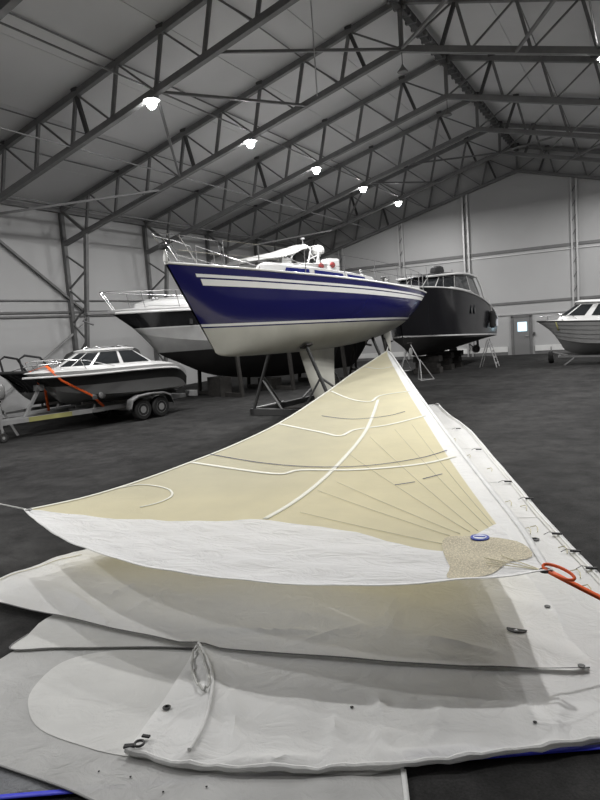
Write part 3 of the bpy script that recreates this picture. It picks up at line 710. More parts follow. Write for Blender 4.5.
MB().lathe([(.02, -.02), (.16, -.01), (.18, .02)], c=(1.05, -.16, 1.12), n=14, axis='Y').build('bow_thruster', 'gel_mid', D, True)
KB = frame('keel_block', bd, ad); tag(KB, 'dark stacked timber blocks under the keel of the black motor yacht', 'keel block')
for x in (3.6, 5.4, 7.0):
    for k in range(3): MB().box((x, 0, .13 + k * .26), (.5, 1.2 - .2 * (k % 2), .25)).build('timber', 'wood_dark', KB, bevel=.01)
jack_stand((-7.7, 24.9, 0), 1.5, 'grey tripod stand under the bow of the black motor yacht', lean=(-.58, .1))
jack_stand((-10.1, 29.4, 0), 1.3, 'tripod stand amidships on the far side of the black motor yacht', lean=(.3, 0))
jack_stand((-9.9, 26.5, 0), 1.58, 'tripod stand at the forward far side of the black motor yacht', lean=(.3, 0))
# ladder at the stern
Ld = empty('step_ladder', (-6.1, 30.3, 0)); tag(Ld, 'aluminium step ladder beside the stern of the black motor yacht', 'ladder')
for s in (-1, 1):
    MB().tube([(.25, s * .3 - .15, .01), (-.15, s * .22, 1.3)], .025, 6).build('rail', 'galv', Ld, True)
    MB().tube([(-.55, s * .3, .01), (-.17, s * .22, 1.28)], .022, 6).build('rear_leg', 'galv', Ld, True)
for k in range(4):
    t = (k + .7) / 4.8; z = 1.3 * t; MB().bar((.25 - .4 * t, -.3 + .04 * t * 2 - .15 * (1 - t), z), (.25 - .4 * t, .3 - .04 * t * 2 - .15 * (1 - t), z), .08, .03).build('step', 'galv', Ld)

# ======== small cabin boat on the right
bs = Vector((-4.12, 30.25)); as_ = Vector((1, .0))
R = frame('cabin_boat', bs, as_); tag(R, 'small white clinker-sided cabin boat on a trailer, right of the door', 'boat')
hr = Hull(6.4, [(0, .03), (.08, .36), (.2, .72), (.35, .98), (.55, 1.12), (1, 1.1)], [(0, 1.95), (.3, 1.86), (.6, 1.78), (1, 1.72)],
          [(0, 1.15), (.06, .85), (.14, .6), (.25, .43), (.5, .4), (1, .42)], rake=1.0, kr=8,
          chine=([(0, 1.25), (.15, 1.08), (.35, .92), (1, .84)], [(0, .4), (.15, .6), (.35, .84), (1, .9)]), flare=1.0)
hr.band('bottom', 'gel_grey', R, lambda s: 0, lambda s: interp(s, hr.chine[0]), rows=4)
for k in range(5):
    f0, f1 = k / 5, (k + 1) / 5
    za = lambda s, f=f0: interp(s, hr.chine[0]) + (hr.zs(s) - interp(s, hr.chine[0])) * f
    zb_ = lambda s, f=f1: interp(s, hr.chine[0]) + (hr.zs(s) - interp(s, hr.chine[0])) * f + .015
    mb = MB()
    for sd in (-1, 1):
        mb.grid([[hr.pos(i / 36, za(i / 36), sd, .03 if i else 0), hr.pos(i / 36, (za(i / 36) + zb_(i / 36)) / 2, sd, .018 if i else 0), hr.pos(i / 36, min(zb_(i / 36), hr.zs(i / 36)), sd, .0)] for i in range(37)])
    mb.build('strake', 'gel_grey', R, True)
hr.transom('transom', 'gel_mid', R); hr.deck('deck', 'gel_white', R, camber=.1); hr.edge('gunwale', 'rubber', R, .03)
dr = lambda x: hr.zs(x / 6.4)
cb = House([(lambda x: dr(x) - .02, [(0.80, .2), (1.10, .5), (2.00, .82), (3.60, .95), (4.60, .95)]),
            (lambda x: dr(x) + .2, [(0.95, .2), (1.20, .46), (2.05, .76), (3.60, .88), (4.60, .88)]),
            (lambda x: dr(x) + .72, [(1.70, .2), (1.85, .42), (2.40, .64), (3.60, .74), (4.50, .74)]),
            (lambda x: dr(x) + .8, [(1.55, .2), (1.70, .5), (2.30, .74), (3.60, .84), (4.60, .84)]),
            (lambda x: dr(x) + .88, [(1.80, .1), (2.00, .3), (2.50, .5), (3.60, .6), (4.50, .6)])])
c2 = cb.build('cabin', 'gel_white', R)
for sd in (-1, 1):
    for u0, u1 in ((.05, .95), (1.1, 1.9), (2.12, 2.9), (3.1, 3.85)): cb.panel('window', 'glass_dark', c2, 1, u0, u1, .06, .94, sd)
MB().box((3.2, -.2, dr(3.2) + .93), (.7, .5, .14)).build('roof_hatch', 'black_web', c2, bevel=.04)
for sd in (-1, 1):
    MB().tube([(.15, sd * .05, 2.15), (.9, sd * .42, 2.2), (1.5, sd * .6, 2.12), (1.7, sd * .66, 1.95)], .013, 6).build('bow_rail', 'chrome', R, True)
    for x, y in ((.5, .25), (1.1, .48)): MB().tube([(x, sd * y, dr(x)), (x - .05, sd * y, 2.17)], .011, 6).build('stanchion', 'chrome', R, True)
q = hr.pos(.13, 1.9, -1, .02); ribbon([q, q + Vector((.05, 0, -.2)), q + Vector((.1, .03, -.4))], (1, 0, 0), .05, 'fender_strap', 'yellow_paint', R)
TR = frame('boat_trailer', bs, as_); tag(TR, 'low boat trailer under the white clinker cabin boat', 'boat trailer')
for sd in (-1, 1):
    MB().bar((.9, sd * .1, .36), (3.0, sd * .7, .36), .07, .08, up=(0, 0, 1)).build('frame_rail', 'steel', TR); MB().bar((3.0, sd * .7, .36), (6.4, sd * .7, .36), .07, .08, up=(0, 0, 1)).build('frame_rail', 'steel', TR)
    wheel(TR, (4.6, sd * 1.0, .3), .3, .18)
MB().bar((4.6, -1.0, .3), (4.6, 1.0, .3), .07).build('axle', 'galv', TR)
MB().bar((.9, -.12, .38), (.9, .12, .38), .1).build('tow_head', 'galv', TR)
MB().bar((1.5, -.3, .3), (1.12, -.45, .0), .06, .06).build('prop', 'steel', TR)
MB().tube([(.42, 1.15, .75), (.42, 1.15, .3)], .03, 6).build('jockey_post', 'galv', TR, True)
MB().bar((.42, 1.15, .5), (1.2, .2, .4), .05).build('jockey_arm', 'galv', TR)
wheel(TR, (.42, 1.15, .27), .27, .22, 'X')

# ======== grey cabin boat on a twin-axle trailer, left
bl = Vector((-14.9, 11.9)); al = Vector((.17, .985)).normalized()
B = frame('cabin_boat', bl, al); tag(B, 'grey and white cabin boat with tinted windscreen, lashed down with an orange strap', 'boat')
hb = Hull(5.0, [(0, .04), (.06, .4), (.15, .72), (.3, .98), (.5, 1.1), (.8, 1.1), (1, 1.0)], [(0, 1.72), (.3, 1.68), (.6, 1.66), (.88, 1.6), (.96, 1.48), (1, 1.28)],
          [(0, 1.2), (.06, 1.0), (.14, .82), (.28, .68), (.5, .62), (1, .62)], rake=1.0, kr=8,
          chine=([(0, 1.3), (.15, 1.12), (.4, .94), (1, .84)], [(0, .4), (.15, .58), (.4, .85), (1, .92)]), flare=1.1)
bb = lambda s: hb.zs(s) - .13; bc = lambda s: hb.zs(s) - .42
hb.band('bottom', 'gel_grey', B, lambda s: 0, lambda s: interp(s, hb.chine[0]), rows=4)
hb.band('hull_side', 'gel_grey', B, lambda s: interp(s, hb.chine[0]), bc, rows=4)
hb.band('black_band', 'rubber', B, bc, bb, rows=3)
hb.band('gunwale', 'gel_white', B, bb, lambda s: 9, rows=2)
hb.transom('transom', 'gel_grey', B); hb.deck('deck', 'gel_white', B, camber=.12)
hb.edge('rub_rail', 'gel_white', B, .03, dz=-.12, s1=.93)
db = lambda x: hb.zs(min(x / 5.0, .85))
cc = House([(lambda x: db(x) - .03, [(.85, .1), (1.05, .4), (1.5, .72), (2.6, .92), (3.75, .92)]),
            (lambda x: db(x) + .1, [(1.0, .1), (1.2, .38), (1.65, .68), (2.6, .85), (3.75, .87)]),
            (lambda x: db(x) + .49, [(1.75, .1), (1.85, .32), (2.1, .56), (2.6, .7), (3.15, .72)]),
            (lambda x: db(x) + .54, [(1.7, .1), (1.8, .36), (2.05, .62), (2.6, .77), (3.2, .79)]),
            (lambda x: db(x) + .59, [(1.9, .05), (2.0, .2), (2.25, .4), (2.65, .52), (3.1, .54)])])
c3 = cc.build('cabin', 'gel_white', B)
for sd in (-1, 1):
    for u0, u1 in ((.05, .95), (1.06, 1.95), (2.06, 2.95), (3.08, 3.9)): cc.panel('window', 'glass_dark', c3, 1, u0, u1, .06, .95, sd)
    MB().tube([(.25, sd * .18, 1.78), (.15, sd * .1, 2.02), (.7, sd * .5, 2.05), (1.5, sd * .8, 1.95), (2.3, sd * .95, 1.72)], .013, 6).build('bow_rail', 'chrome', B, True)
    for x, y in ((.7, .5), (1.3, .74)): MB().tube([(x + .15, sd * (y + .06), db(x)), (x, sd * y, 2.03)], .011, 6).build('stanchion', 'chrome', B, True)
    for x in (2.2, 3.1): MB().tube([cc.at(3, 2 if x < 3 else 3, .9, sd), cc.at(3, 2 if x < 3 else 3, .9, sd) + Vector((.1, 0, .06)), cc.at(3, 2.8 if x < 3 else 3.7, .9, sd)], .011, 6).build('roof_rail', 'chrome', c3, True)
for x in (3.3, 3.65): MB().lathe([(.01, -.03), (.1, -.02), (.12, 0), (.1, .02)], c=hb.pos(x / 5.0 * .5, .93, -1, .03), n=14, axis='Y').build('through_hull_fitting', 'galv', B, True)
q = hb.pos(.1, hb.zs(.1), -1, .02)
T = frame('boat_trailer', bl, al); tag(T, 'galvanised twin-axle boat trailer with a yellow-marked drawbar carrying the grey cabin boat', 'boat trailer')
for sd in (-1, 1):
    MB().bar((-.2, sd * .22, .5), (1.6, sd * .62, .5), .07, .13, up=(0, 0, 1)).build('frame_rail', 'galv', T)
    MB().bar((1.6, sd * .62, .5), (5.2, sd * .62, .5), .07, .13, up=(0, 0, 1)).build('frame_rail', 'galv', T)
    MB().bar((1.4, sd * .45, .72), (4.9, sd * .45, .66), .1, .08, up=(0, 0, 1)).build('bunk', 'wood_dark', T)
    for x in (1.8, 3.2, 4.7): MB().bar((x, sd * .45, .5), (x, sd * .45, .68), .06).build('bunk_post', 'galv', T)
    for x in (3.05, 3.75): wheel(T, (x, sd * 1.0, .33), .33, .2)
    fnd = [(2.59, .4), (2.67, .66), (2.9, .76), (3.4, .79), (3.9, .76), (4.13, .66), (4.21, .4)]
    MB().grid([[Vector((x, sd * .87, z)), Vector((x, sd * 1.13, z)), Vector((x, sd * 1.14, z - .05))] for x, z in fnd]).build('mudguard', 'galv', T, True, solid=.02)
    MB().box((5.25, sd * .85, .56), (.08, .5, .18)).build('light_board', 'galv', T)
for x in (3.05, 3.75): MB().bar((x, -1.0, .33), (x, 1.0, .33), .07).build('axle', 'galv', T)
for x in (1.6, 5.15): MB().bar((x, -.66, .5), (x, .66, .5), .08).build('cross_member', 'galv', T)
MB().bar((-3.0, 0, .5), (-.1, 0, .5), .1, .14, up=(0, 0, 1)).build('drawbar', 'galv', T)
for sd in (-1, 1): MB().bar((-1.6, sd * .04, .5), (.2, sd * .3, .5), .06, .12, up=(0, 0, 1)).build('drawbar_arm', 'galv', T)
MB().bar((-.15, -.275, .5), (1.0, -.53, .5), .03, .125, up=(0, 0, 1)).build('marker_plate', 'yellow_paint', T)
MB().tube([(-.9, -.25, .2), (-.9, -.25, .75)], .03, 8).build('jockey_post', 'galv', T, True)
wheel(T, (-.9, -.25, .13), .13, .08)
MB().bar((-.1, 0, .55), (.45, 0, 1.35), .07, .09).build('winch_post', 'galv', T); MB().box((.4, 0, 1.3), (.2, .2, .16)).build('winch', 'steel', T)
# orange lashing over the bow
pts = [Vector((.95, .55, .53)), hb.pos(.12, 1.2, 1, .02), hb.pos(.1, hb.zs(.1), 1, .0) + Vector((0, 0, .05)), Vector((.7, 0, 1.88)), hb.pos(.1, hb.zs(.1), -1, .02) + Vector((0, 0, .05)), hb.pos(.14, 1.45, -1, .03), Vector((1.55, -.76, .95)), Vector((1.95, -.7, .57))]
LS = frame('lashing_strap', bl, al); ribbon(pts, (.9, 0, .3), .09, 'webbing', 'orange', LS)
MB().box((1.62, -.78, .88), (.12, .03, .1)).build('ratchet', 'steel', LS)
tag(LS, 'orange ratchet strap over the bow of the grey cabin boat', 'strap')

# ======== dark open boat with hoops behind it
bk = Vector((-17.0, 12.7)); ak = Vector((.12, .99)).normalized()
K = frame('open_boat', bk, ak); tag(K, 'black open boat with two tubular hoops on the bow, beside the left wall', 'boat')
hk = Hull(5.2, [(0, .08), (.08, .5), (.2, .8), (.4, 1.0), (1, 1.0)], [(0, 1.72), (.4, 1.6), (1, 1.5)], [(0, 1.15), (.08, .9), (.2, .68), (.5, .6), (1, .6)], rake=.8, kr=7)
hk.band('hull_side', 'black_gloss', K, lambda s: 1.05, lambda s: 9, rows=5); hk.band('bottom', 'gel_grey', K, lambda s: 0, lambda s: 1.05, rows=6, cosine=True)
hk.transom('transom', 'black_gloss', K); hk.deck('deck', 'canvas_dark', K, drop=.05); hk.edge('gunwale', 'rubber', K, .05)
for sd, x in ((-1, .5), (1, .35)):
    MB().tube([(x, sd * .4 - .1, 1.66), (x - .08, sd * .4 - .1, 2.1), (x + .1, sd * .42 - .1, 2.2), (x + .55, sd * .5 - .1, 2.1), (x + .9, sd * .6 - .1, 1.62)], .035, 8).build('hoop', 'black_web', K, True)
MB().tube([(.1, -.2, 1.72), (.6, -.55, 1.86), (1.6, -.85, 1.88), (3.0, -.95, 1.8)], .018, 6).build('hand_rail', 'chrome', K, True)
cv = House([(1.5, [(2.0, .3), (2.3, .8), (3.5, .92), (5.0, .9)]), (2.1, [(2.6, .25), (2.8, .6), (3.6, .75), (4.9, .7)]), (2.25, [(2.9, .1), (3.1, .3), (3.7, .4), (4.7, .35)])])
cv.build('boat_cover', 'canvas_dark', K, bevel=.06)
KT = frame('boat_trailer', bk, ak); tag(KT, 'grey single-axle trailer under the black open boat', 'boat trailer')
for sd in (-1, 1):
    MB().bar((-.8, sd * .1, .45), (1.4, sd * .6, .45), .07, .1, up=(0, 0, 1)).build('frame_rail', 'galv', KT); MB().bar((1.4, sd * .6, .45), (5.0, sd * .6, .45), .07, .1, up=(0, 0, 1)).build('frame_rail', 'galv', KT)
    MB().bar((1.2, sd * .4, .64), (4.8, sd * .4, .6), .1, .08, up=(0, 0, 1)).build('bunk', 'wood_dark', KT); wheel(KT, (3.4, sd * .95, .32), .32, .18)
    for x in (1.6, 4.4): MB().bar((x, sd * .42, .45), (x, sd * .42, .62), .06).build('bunk_post', 'galv', KT)
MB().bar((3.4, -.95, .32), (3.4, .95, .32), .07).build('axle', 'galv', KT); MB().bar((-.4, 0, .5), (.1, 0, 1.1), .07).build('winch_post', 'galv', KT)
MB().tube([(-.7, 0, .12), (-.7, 0, .8)], .03, 6).build('jockey_post', 'galv', KT, True); wheel(KT, (-.7, 0, .12), .12, .07)
# pale outboard motor on a stand at the far left
OM = empty('outboard_motor', (-15.75, 11.6, 0), .4); tag(OM, 'pale outboard motor on a small stand left of the trailers', 'outboard motor')
MB().loft([[Vector((x * k, y * k, z)) for x, y in ((-.22, -.14), (.2, -.16), (.26, 0), (.2, .16), (-.22, .14))] for z, k in ((1.05, .8), (1.15, 1), (1.4, 1.02), (1.52, .75))]).build('cowling', 'gel_grey', OM, True, bevel=.03)
MB().loft([[Vector((x, y, z)) for x, y in ((-.1, -.06), (.08, -.06), (.08, .06), (-.1, .06))] for z in (.35, 1.08)]).build('leg', 'gel_mid', OM)
MB().lathe([(.03, -.2), (.06, -.05), (.05, .12)], c=(.1, 0, .38), n=12, axis='X').build('gearcase', 'gel_mid', OM, True)
MB().bar((-.14, -.3, .98), (-.14, .3, .98), .05, .2).build('stand_bar', 'wood_dark', OM)
for s in (-1, 1): MB().bar((-.45, s * .28, 0), (-.14, s * .24, 1.0), .05).build('stand_leg', 'galv', OM); MB().bar((.35, s * .28, 0), (-.14, s * .24, 1.0), .05).build('stand_leg', 'galv', OM)

# ---------------------------------------------------------------- sails
def und(x, y): return .010 * math.sin(1.7 * x + .8 * y) * math.sin(1.1 * y - .5 * x) + .005 * math.sin(3.7 * x - 2.9 * y + 1) + .003 * math.sin(7.3 * x + 4.1 * y)
def crinkle(x, y, a): return a * (abs(math.sin(2.3 * x + 5.1 * y + 1.5 * math.sin(1.9 * x))) ** 3 + .6 * abs(math.sin(6.1 * x - 2.7 * y + 2 * math.sin(1.3 * y))) ** 4)
def z_yellow(x, y):
    v = min(max((y - 4.2) / 14.7, 0), 1)
    return .63 + .08 * ((x + 3.5) / 2.9) ** 2 * (1 - v) ** 2 + .9 * v ** 1.6 + .006 * math.sin(2.1 * x + .9 * y) * (1 - v)
def z_foot(x, y): return z_yellow(x, y) + crinkle(x * .8, y * 1.6, .012)
def dens(pts, step, closed=True):
    out = []; n = len(pts)
    for i in range(n if closed else n - 1):
        a, b = Vector(pts[i][:2]), Vector(pts[(i + 1) % n][:2]); k = max(1, int((b - a).length / step))
        out += [a.lerp(b, j / k) for j in range(k)]
    if not closed: out.append(Vector(pts[-1][:2]))
    return out
def smooth(pts, closed=False, k=6):
    P = [Vector(p[:2]) for p in pts]; n = len(P); out = []
    for i in range(n if closed else n - 1):
        p0, p1, p2, p3 = (P[(i - 1) % n], P[i], P[(i + 1) % n], P[(i + 2) % n]) if closed else (P[max(i - 1, 0)], P[i], P[i + 1], P[min(i + 2, n - 1)])
        for j in range(k):
            t = j / k; out.append(.5 * ((2 * p1) + (p2 - p0) * t + (2 * p0 - 5 * p1 + 4 * p2 - p3) * t * t + (3 * p1 - p0 - 3 * p2 + p3) * t ** 3))
    if not closed: out.append(P[-1])
    return out
def inside(p, poly):
    c = False; n = len(poly); x, y = p
    for i in range(n):
        a, b = poly[i], poly[i - 1]
        if (a[1] > y) != (b[1] > y) and x < (b[0] - a[0]) * (y - a[1]) / (b[1] - a[1]) + a[0]: c = not c
    return c
def sheet(poly, zf, name, m, parent=None, step=.1, solid=0, bstep=None, origin=(0, 0, 0)):
    b = dens(poly, bstep or step); n = len(b)
    xs = [p.x for p in b]; ys = [p.y for p in b]; pts = list(b); i = 0
    y = min(ys) + step / 2
    while y < max(ys):
        x = min(xs) + (step / 2 if i % 2 else 0)
        while x < max(xs):
            if inside((x, y), b): pts.append(Vector((x + random.uniform(-.1, .1) * step, y + random.uniform(-.1, .1) * step)))
            x += step
        y += step * .87; i += 1
    v, e, f, *_ = delaunay_2d_cdt(pts, [(k, (k + 1) % n) for k in range(n)], [list(range(n))], 1, 1e-5)
    mb = MB(); mb.v = [(p.x, p.y, zf(p.x, p.y)) for p in v]; mb.f = [tuple(q) for q in f]
    return mb.build(name, m, parent, True, solid=solid, offs=origin)
def strip(pts, wd, zf, name, m, parent, lift=.006, origin=(0, 0, 0), sm=True, taper=False):
    p = dens(smooth(pts) if sm and len(pts) > 2 else pts, .08, False); g = []
    for i, q in enumerate(p):
        d = (p[min(i + 1, len(p) - 1)] - p[max(i - 1, 0)]).normalized(); nn = Vector((-d.y, d.x)) * wd / 2
        g.append([(*(q + nn * u), zf(*(q + nn * u)) + lift) for u in (-1, 0, 1)])
    return MB().grid(g).build(name, m, parent, True, solid=.002, offs=origin)
OUT = [(-5.967,4.578),(-5.244,4.225),(-4.447,3.925),(-3.717,3.771),(-2.97,3.719),(-2.292,3.755),(-1.79,3.848),(-1.338,3.99),(-0.971,4.137),(-0.735,4.255),(-0.56,4.359),(-0.647,4.593),(-0.902,5.305),(-1.367,6.409),(-1.929,7.711),(-3.139,10.463),(-4.552,13.629),(-6.52,18.004),(-6.988,18.867),(-6.814,17.375),(-6.504,14.941),(-5.983,11.995),(-5.574,9.553),(-5.464,7.966),(-5.488,6.884),(-5.552,5.951),(-5.68,5.244),(-5.852,4.817)]
BODYFOOT = [(-5.754,4.623),(-4.943,4.663),(-4.149,4.779),(-3.544,4.973),(-3.157,5.082),(-2.376,4.978),(-1.733,4.726),(-1.36,4.615)]
BODYLUFF = [(-1.091,5.331),(-2.073,7.556),(-3.264,10.304),(-4.745,13.651),(-6.587,17.843)]
PATCH = [(-1.413,4.82),(-1.337,4.941),(-1.018,4.992),(-0.805,4.852),(-0.707,4.613),(-0.836,4.471),(-0.917,4.256),(-1.064,4.108),(-1.185,4.104),(-1.219,4.311),(-1.323,4.535)]
BADGE = [(-1.143,4.925)]
S1 = [(-6.577,16.008),(-5.994,15.594),(-5.758,16.004)]
S2 = [(-6.044,12.677),(-5.202,11.77),(-4.649,11.46),(-4.671,12.064),(-4.28,12.464),(-4.185,12.564)]
S3 = [(-5.549,9.474),(-4.52,8.977),(-4.069,8.746),(-3.997,9.161),(-3.554,9.541),(-3.189,10.225)]
S4 = [(-5.459,6.891),(-4.57,6.727),(-3.941,6.661),(-3.764,6.879),(-3.018,6.992),(-2.367,7.296),(-2.05,7.703)]
S5 = [(-3.23,5.111),(-3.221,5.708),(-3.295,6.51),(-3.478,7.623),(-3.742,8.906),(-4.136,10.297),(-4.558,11.654)]
ARC = [(-5.633,5.516),(-5.422,5.805),(-4.979,5.756),(-4.715,5.541),(-4.673,5.282),(-4.769,5.07)]
D1 = [(-5.481,7.342),(-4.494,7.097),(-3.649,7.041),(-2.965,7.184),(-2.454,7.575),(-2.228,7.999)]
D2 = [(-5.062,10.177),(-4.517,9.957),(-4.155,9.973),(-3.798,10.221),(-3.642,10.55)]
D3 = [(-2.369,6.406),(-2.19,6.546)]
D4 = [(-2.139,6.671),(-1.988,6.891)]
R_ = [(-2.991,5.384),(-1.408,4.786),(-3.17,6.126),(-1.395,4.979),(-3.081,6.461),(-1.329,5.04),(-3.445,7.68),(-1.262,5.1),(-3.572,8.723),(-1.205,5.134),(-3.35,9.199),(-1.121,5.197),(-3.195,9.553),(-1.092,5.253)]
MAIN = [(-5.344,17.28),(-5.086,17.468),(-4.309,15.628),(-3.17,13.175),(-1.984,10.079),(-1.173,7.963),(-0.668,6.733),(-0.354,5.981),(-0.04,5.187),(0.187,4.47),(0.115,3.973),(-0.234,3.678),(-0.525,3.478),(-0.86,3.261),(-1.176,3.062),(-1.532,2.882),(-1.887,2.728),(-2.211,2.613),(-2.531,2.564),(-2.697,2.563),(-2.835,3.064),(-3.058,3.687),(-3.228,4.579),(-3.463,6.185),(-3.961,9.588)]
SECOND = [(-5.953,3.662),(-6.007,3.972),(-5.877,4.611),(-5.65,5.201),(-4.515,5.707),(-3.384,6.036),(-2.078,6.257),(-1.255,6.209),(-0.741,5.415),(-0.503,4.775),(-0.331,4.377),(-0.754,4.244),(-1.194,4.107),(-1.728,3.964),(-2.23,3.851),(-2.864,3.743),(-3.522,3.705),(-4.577,3.731),(-5.365,3.72)]
THIRD = [(-4.73,3.699),(-4.63,3.436),(-4.548,3.194),(-4.147,3.349),(-3.676,3.529),(-3.05,3.74),(-2.224,3.839),(-2.144,4.184),(-3.029,4.432),(-4.042,4.305),(-4.615,3.998)]
FRONT = [(-1.174,3.054),(-1.072,2.816),(-0.935,2.477),(-1.566,2.117),(-2.199,2.182),(-2.591,2.197),(-2.864,2.206),(-3.349,2.194),(-3.887,2.173),(-4.376,2.245),(-4.51,2.576),(-4.51,3.073),(-4.434,3.395),(-3.51,3.692),(-2.652,3.836),(-1.407,3.738)]
FRONTCENTRE = [(-3.42,3.588),(-3.797,3.434),(-3.971,3.192),(-3.88,2.858),(-3.692,2.67),(-3.422,2.542),(-3.038,2.514),(-2.701,2.542),(-1.956,2.735),(-1.191,3.056),(-1.425,3.731),(-2.612,3.772)]
TARPEDGE = [(-3.145,2.039),(-2.878,2.183),(-0.573,3.445),(-0.234,3.678)]
FOLD = [(-3.048,3.724),(-2.796,3.508),(-2.599,3.281),(-2.468,3.064),(-2.368,2.854),(-2.317,2.66)]
LOOP = [(-3.011,3.625),(-2.916,3.463),(-2.749,3.289),(-2.601,3.192),(-2.619,3.274),(-2.784,3.454),(-2.974,3.638)]
CORNER = [(-2.708,2.549)]
EYE = [(-2.748,2.978),(-1.023,6.881),(-2.619,2.683),(-0.342,4.372),(-0.581,3.688),(-1.639,3.434),(-0.653,5.189)]
EMBLEM = [(-0.855,4.747)]
SLIDE = [(-5.0,17.068),(-3.494,13.392),(-2.611,11.307),(-1.722,9.124),(-1.32,8.332),(-0.856,7.061),(-0.637,6.595),(-0.464,6.164)]
LOOPS = [(-3.901,13.616),(-3.311,12.278),(-2.701,10.87),(-2.148,9.913),(-1.564,8.18),(-1.361,8.047),(-1.129,7.264),(-0.777,6.701),(-0.61,6.093),(-0.499,5.752),(-1.19,7.176)]
STRAP = [(-0.335,5.613)]
CR2 = [(-2.31, 4.0, -2.01, 4.42), (-3.14, 3.93, -2.17, 4.24), (-1.85, 4.45, -1.89, 5.02), (-5.05, 4.16, -4.0, 3.75), (-4.47, 4.11, -4.35, 4.52), (-1.49, 4.38, -0.91, 4.4), (-4.01, 4.01, -3.98, 4.51), (-1.82, 4.88, -1.73, 4.29)]
CRM = [(-1.72, 3.37, -1.53, 2.89), (-1.55, 3.65, -1.4, 3.36), (-1.4, 3.36, -1.32, 3.05), (-1.14, 3.68, -1.06, 3.19), (-2.45, 3.3, -2.06, 2.75), (-0.48, 4.06, -0.47, 3.52), (-2.15, 2.67, -1.56, 2.94), (-1.32, 3.08, -0.87, 3.32), (-0.69, 3.86, -0.43, 3.6)]

# ---- yellow laminate sail slung above the others
o = (-3.5, 6.5, 0)
S = empty('headsail', o); tag(S, 'large yellow laminate sail with a white foot, slung above the other sails', 'sail')
n_leech = OUT[18:]
bf = smooth(BODYFOOT, k=4); bu = smooth(BODYLUFF, k=4); foot = smooth(OUT[:11], k=4); luff = smooth(OUT[10:19], k=4); leech = smooth(OUT[18:] + OUT[:1], k=4)
V2 = lambda p: Vector(p[:2])
body = bf + bu + leech[:-1]
sheet(body, z_yellow, 'body_cloth', 'sail_yellow', S, step=.16, bstep=.16, origin=o)
sheet(foot + [bu[0]] + bf[::-1], z_foot, 'foot_panel', 'sail_foot', S, step=.07, bstep=.16, origin=o)
sheet(luff + bu[::-1], z_yellow, 'luff_panel', 'sail_white', S, step=.12, bstep=.16, origin=o)
for k, wd in (('S1', .05), ('S2', .06), ('S3', .07), ('S4', .07), ('S5', .06)): strip(globals()[k], wd, z_yellow, 'seam_tape', 'seam_white', S, origin=o)
strip(ARC, .03, z_yellow, 'clew_seam', 'seam_white', S, origin=o)
for k in ('D1', 'D2', 'D3', 'D4'): strip(globals()[k], .016, z_yellow, 'draft_stripe', 'draft_blue', S, lift=.009, origin=o)
for k in range(0, len(R_), 2): strip([R_[k], R_[k + 1]], .007, z_yellow, 'stitch_line', 'seam_grey', S, origin=o)
strip(leech[::1], .05, z_yellow, 'leech_tape', 'seam_white', S, origin=o, sm=False)
strip(luff, .05, z_yellow, 'luff_tape', 'sail_white', S, lift=.01, origin=o, sm=False)
strip(foot, .03, z_foot, 'foot_tape', 'sail_white', S, lift=.008, origin=o, sm=False)
pat = sheet(smooth(PATCH, True, 3), lambda x, y: z_foot(x, y) + .006, 'tack_patch', 'patch_tan', S, step=.06, origin=o)
pat['label'] = 'tan woven tack reinforcement patch'
bx, by = BADGE[0]; zbd = z_foot(bx, by) + .02
def oval(rx, ry, z, n=28): return [(bx + rx * math.cos(t) * .98 - ry * math.sin(t) * .2, by + ry * math.sin(t) + rx * math.cos(t) * .2, z) for t in [2 * math.pi * k / n for k in range(n)]]
bd_ = MB().loft([oval(.072, .07, zbd - .01), oval(.072, .07, zbd)]).build('badge', 'badge_blue', S, offs=o); bd_['label'] = 'blue and white oval badge'
MB().loft([oval(.05, .05, zbd - .005), oval(.05, .05, zbd + .003)]).build('badge_field', 'badge_white', bd_, offs=o)
MB().box((bx, by, zbd + .004), (.085, .026, .004), rz=.2).build('badge_bar', 'badge_blue', bd_, offs=o)
tx, ty = OUT[10]; tz = z_yellow(tx, ty)
ring = [(tx - .03 + .032 * math.cos(t), ty + .032 * math.sin(t), tz + .012) for t in [2 * math.pi * k / 16 for k in range(16)]]
MB().tube(ring, .009, 6, closed=True).build('tack_ring', 'steel_dark', S, True, offs=o)
for dx, dy in ((-.45, .1), (-.42, .02), (-.35, .2)):
    MB().tube([(tx - .05, ty, tz + .012), (tx + dx, ty + dy, z_foot(tx + dx, ty + dy) + .02)], .004, 5).build('tack_webbing', 'seam_grey', S, True, offs=o)
cx, cy = OUT[0]; cz = z_yellow(cx, cy)
ring = [(cx + .06 + .03 * math.cos(t), cy + .03 * math.sin(t), cz + .012) for t in [2 * math.pi * k / 16 for k in range(16)]]
MB().tube(ring, .008, 6, closed=True).build('clew_ring', 'galv', S, True, offs=o)
# straps and ropes holding it up
OS = empty('tie_strap', (tx, ty, 0)); oo = (tx, ty, 0)
e = Vector((.62, 4.93, .03)); a = Vector((tx - .03, ty, tz + .02)); pts = [a + (e - a) * t + Vector((0, 0, -.04 * math.sin(math.pi * t))) for t in [k / 10 for k in range(11)]]
wdir = Vector((.05, .8, .35)).normalized()
ribbon([p - Vector(oo) for p in pts], wdir, .045, 'webbing', 'orange', OS)
MB().tube([(tx + .055 + .1 * math.cos(q), ty - .01 + .035 * math.sin(q) - .03 * math.cos(q), tz + .015 + .02 * math.sin(q) - .02 * math.cos(q)) for q in [2 * math.pi * k / 20 for k in range(20)]], .011, 8, closed=True).build('loop', 'orange', OS, True, offs=oo)
MB().box((.62, 4.93, .05), (.3, .3, .1)).build('anchor_weight', 'steel_dark', OS, offs=oo, bevel=.01)
tag(OS, 'orange webbing strap tied to the tack of the yellow sail', 'strap')
hx, hy_ = OUT[18]; hz = z_yellow(hx, hy_)
rt_ = Y.matrix_basis @ Vector((10.2, -.05, 1.6))
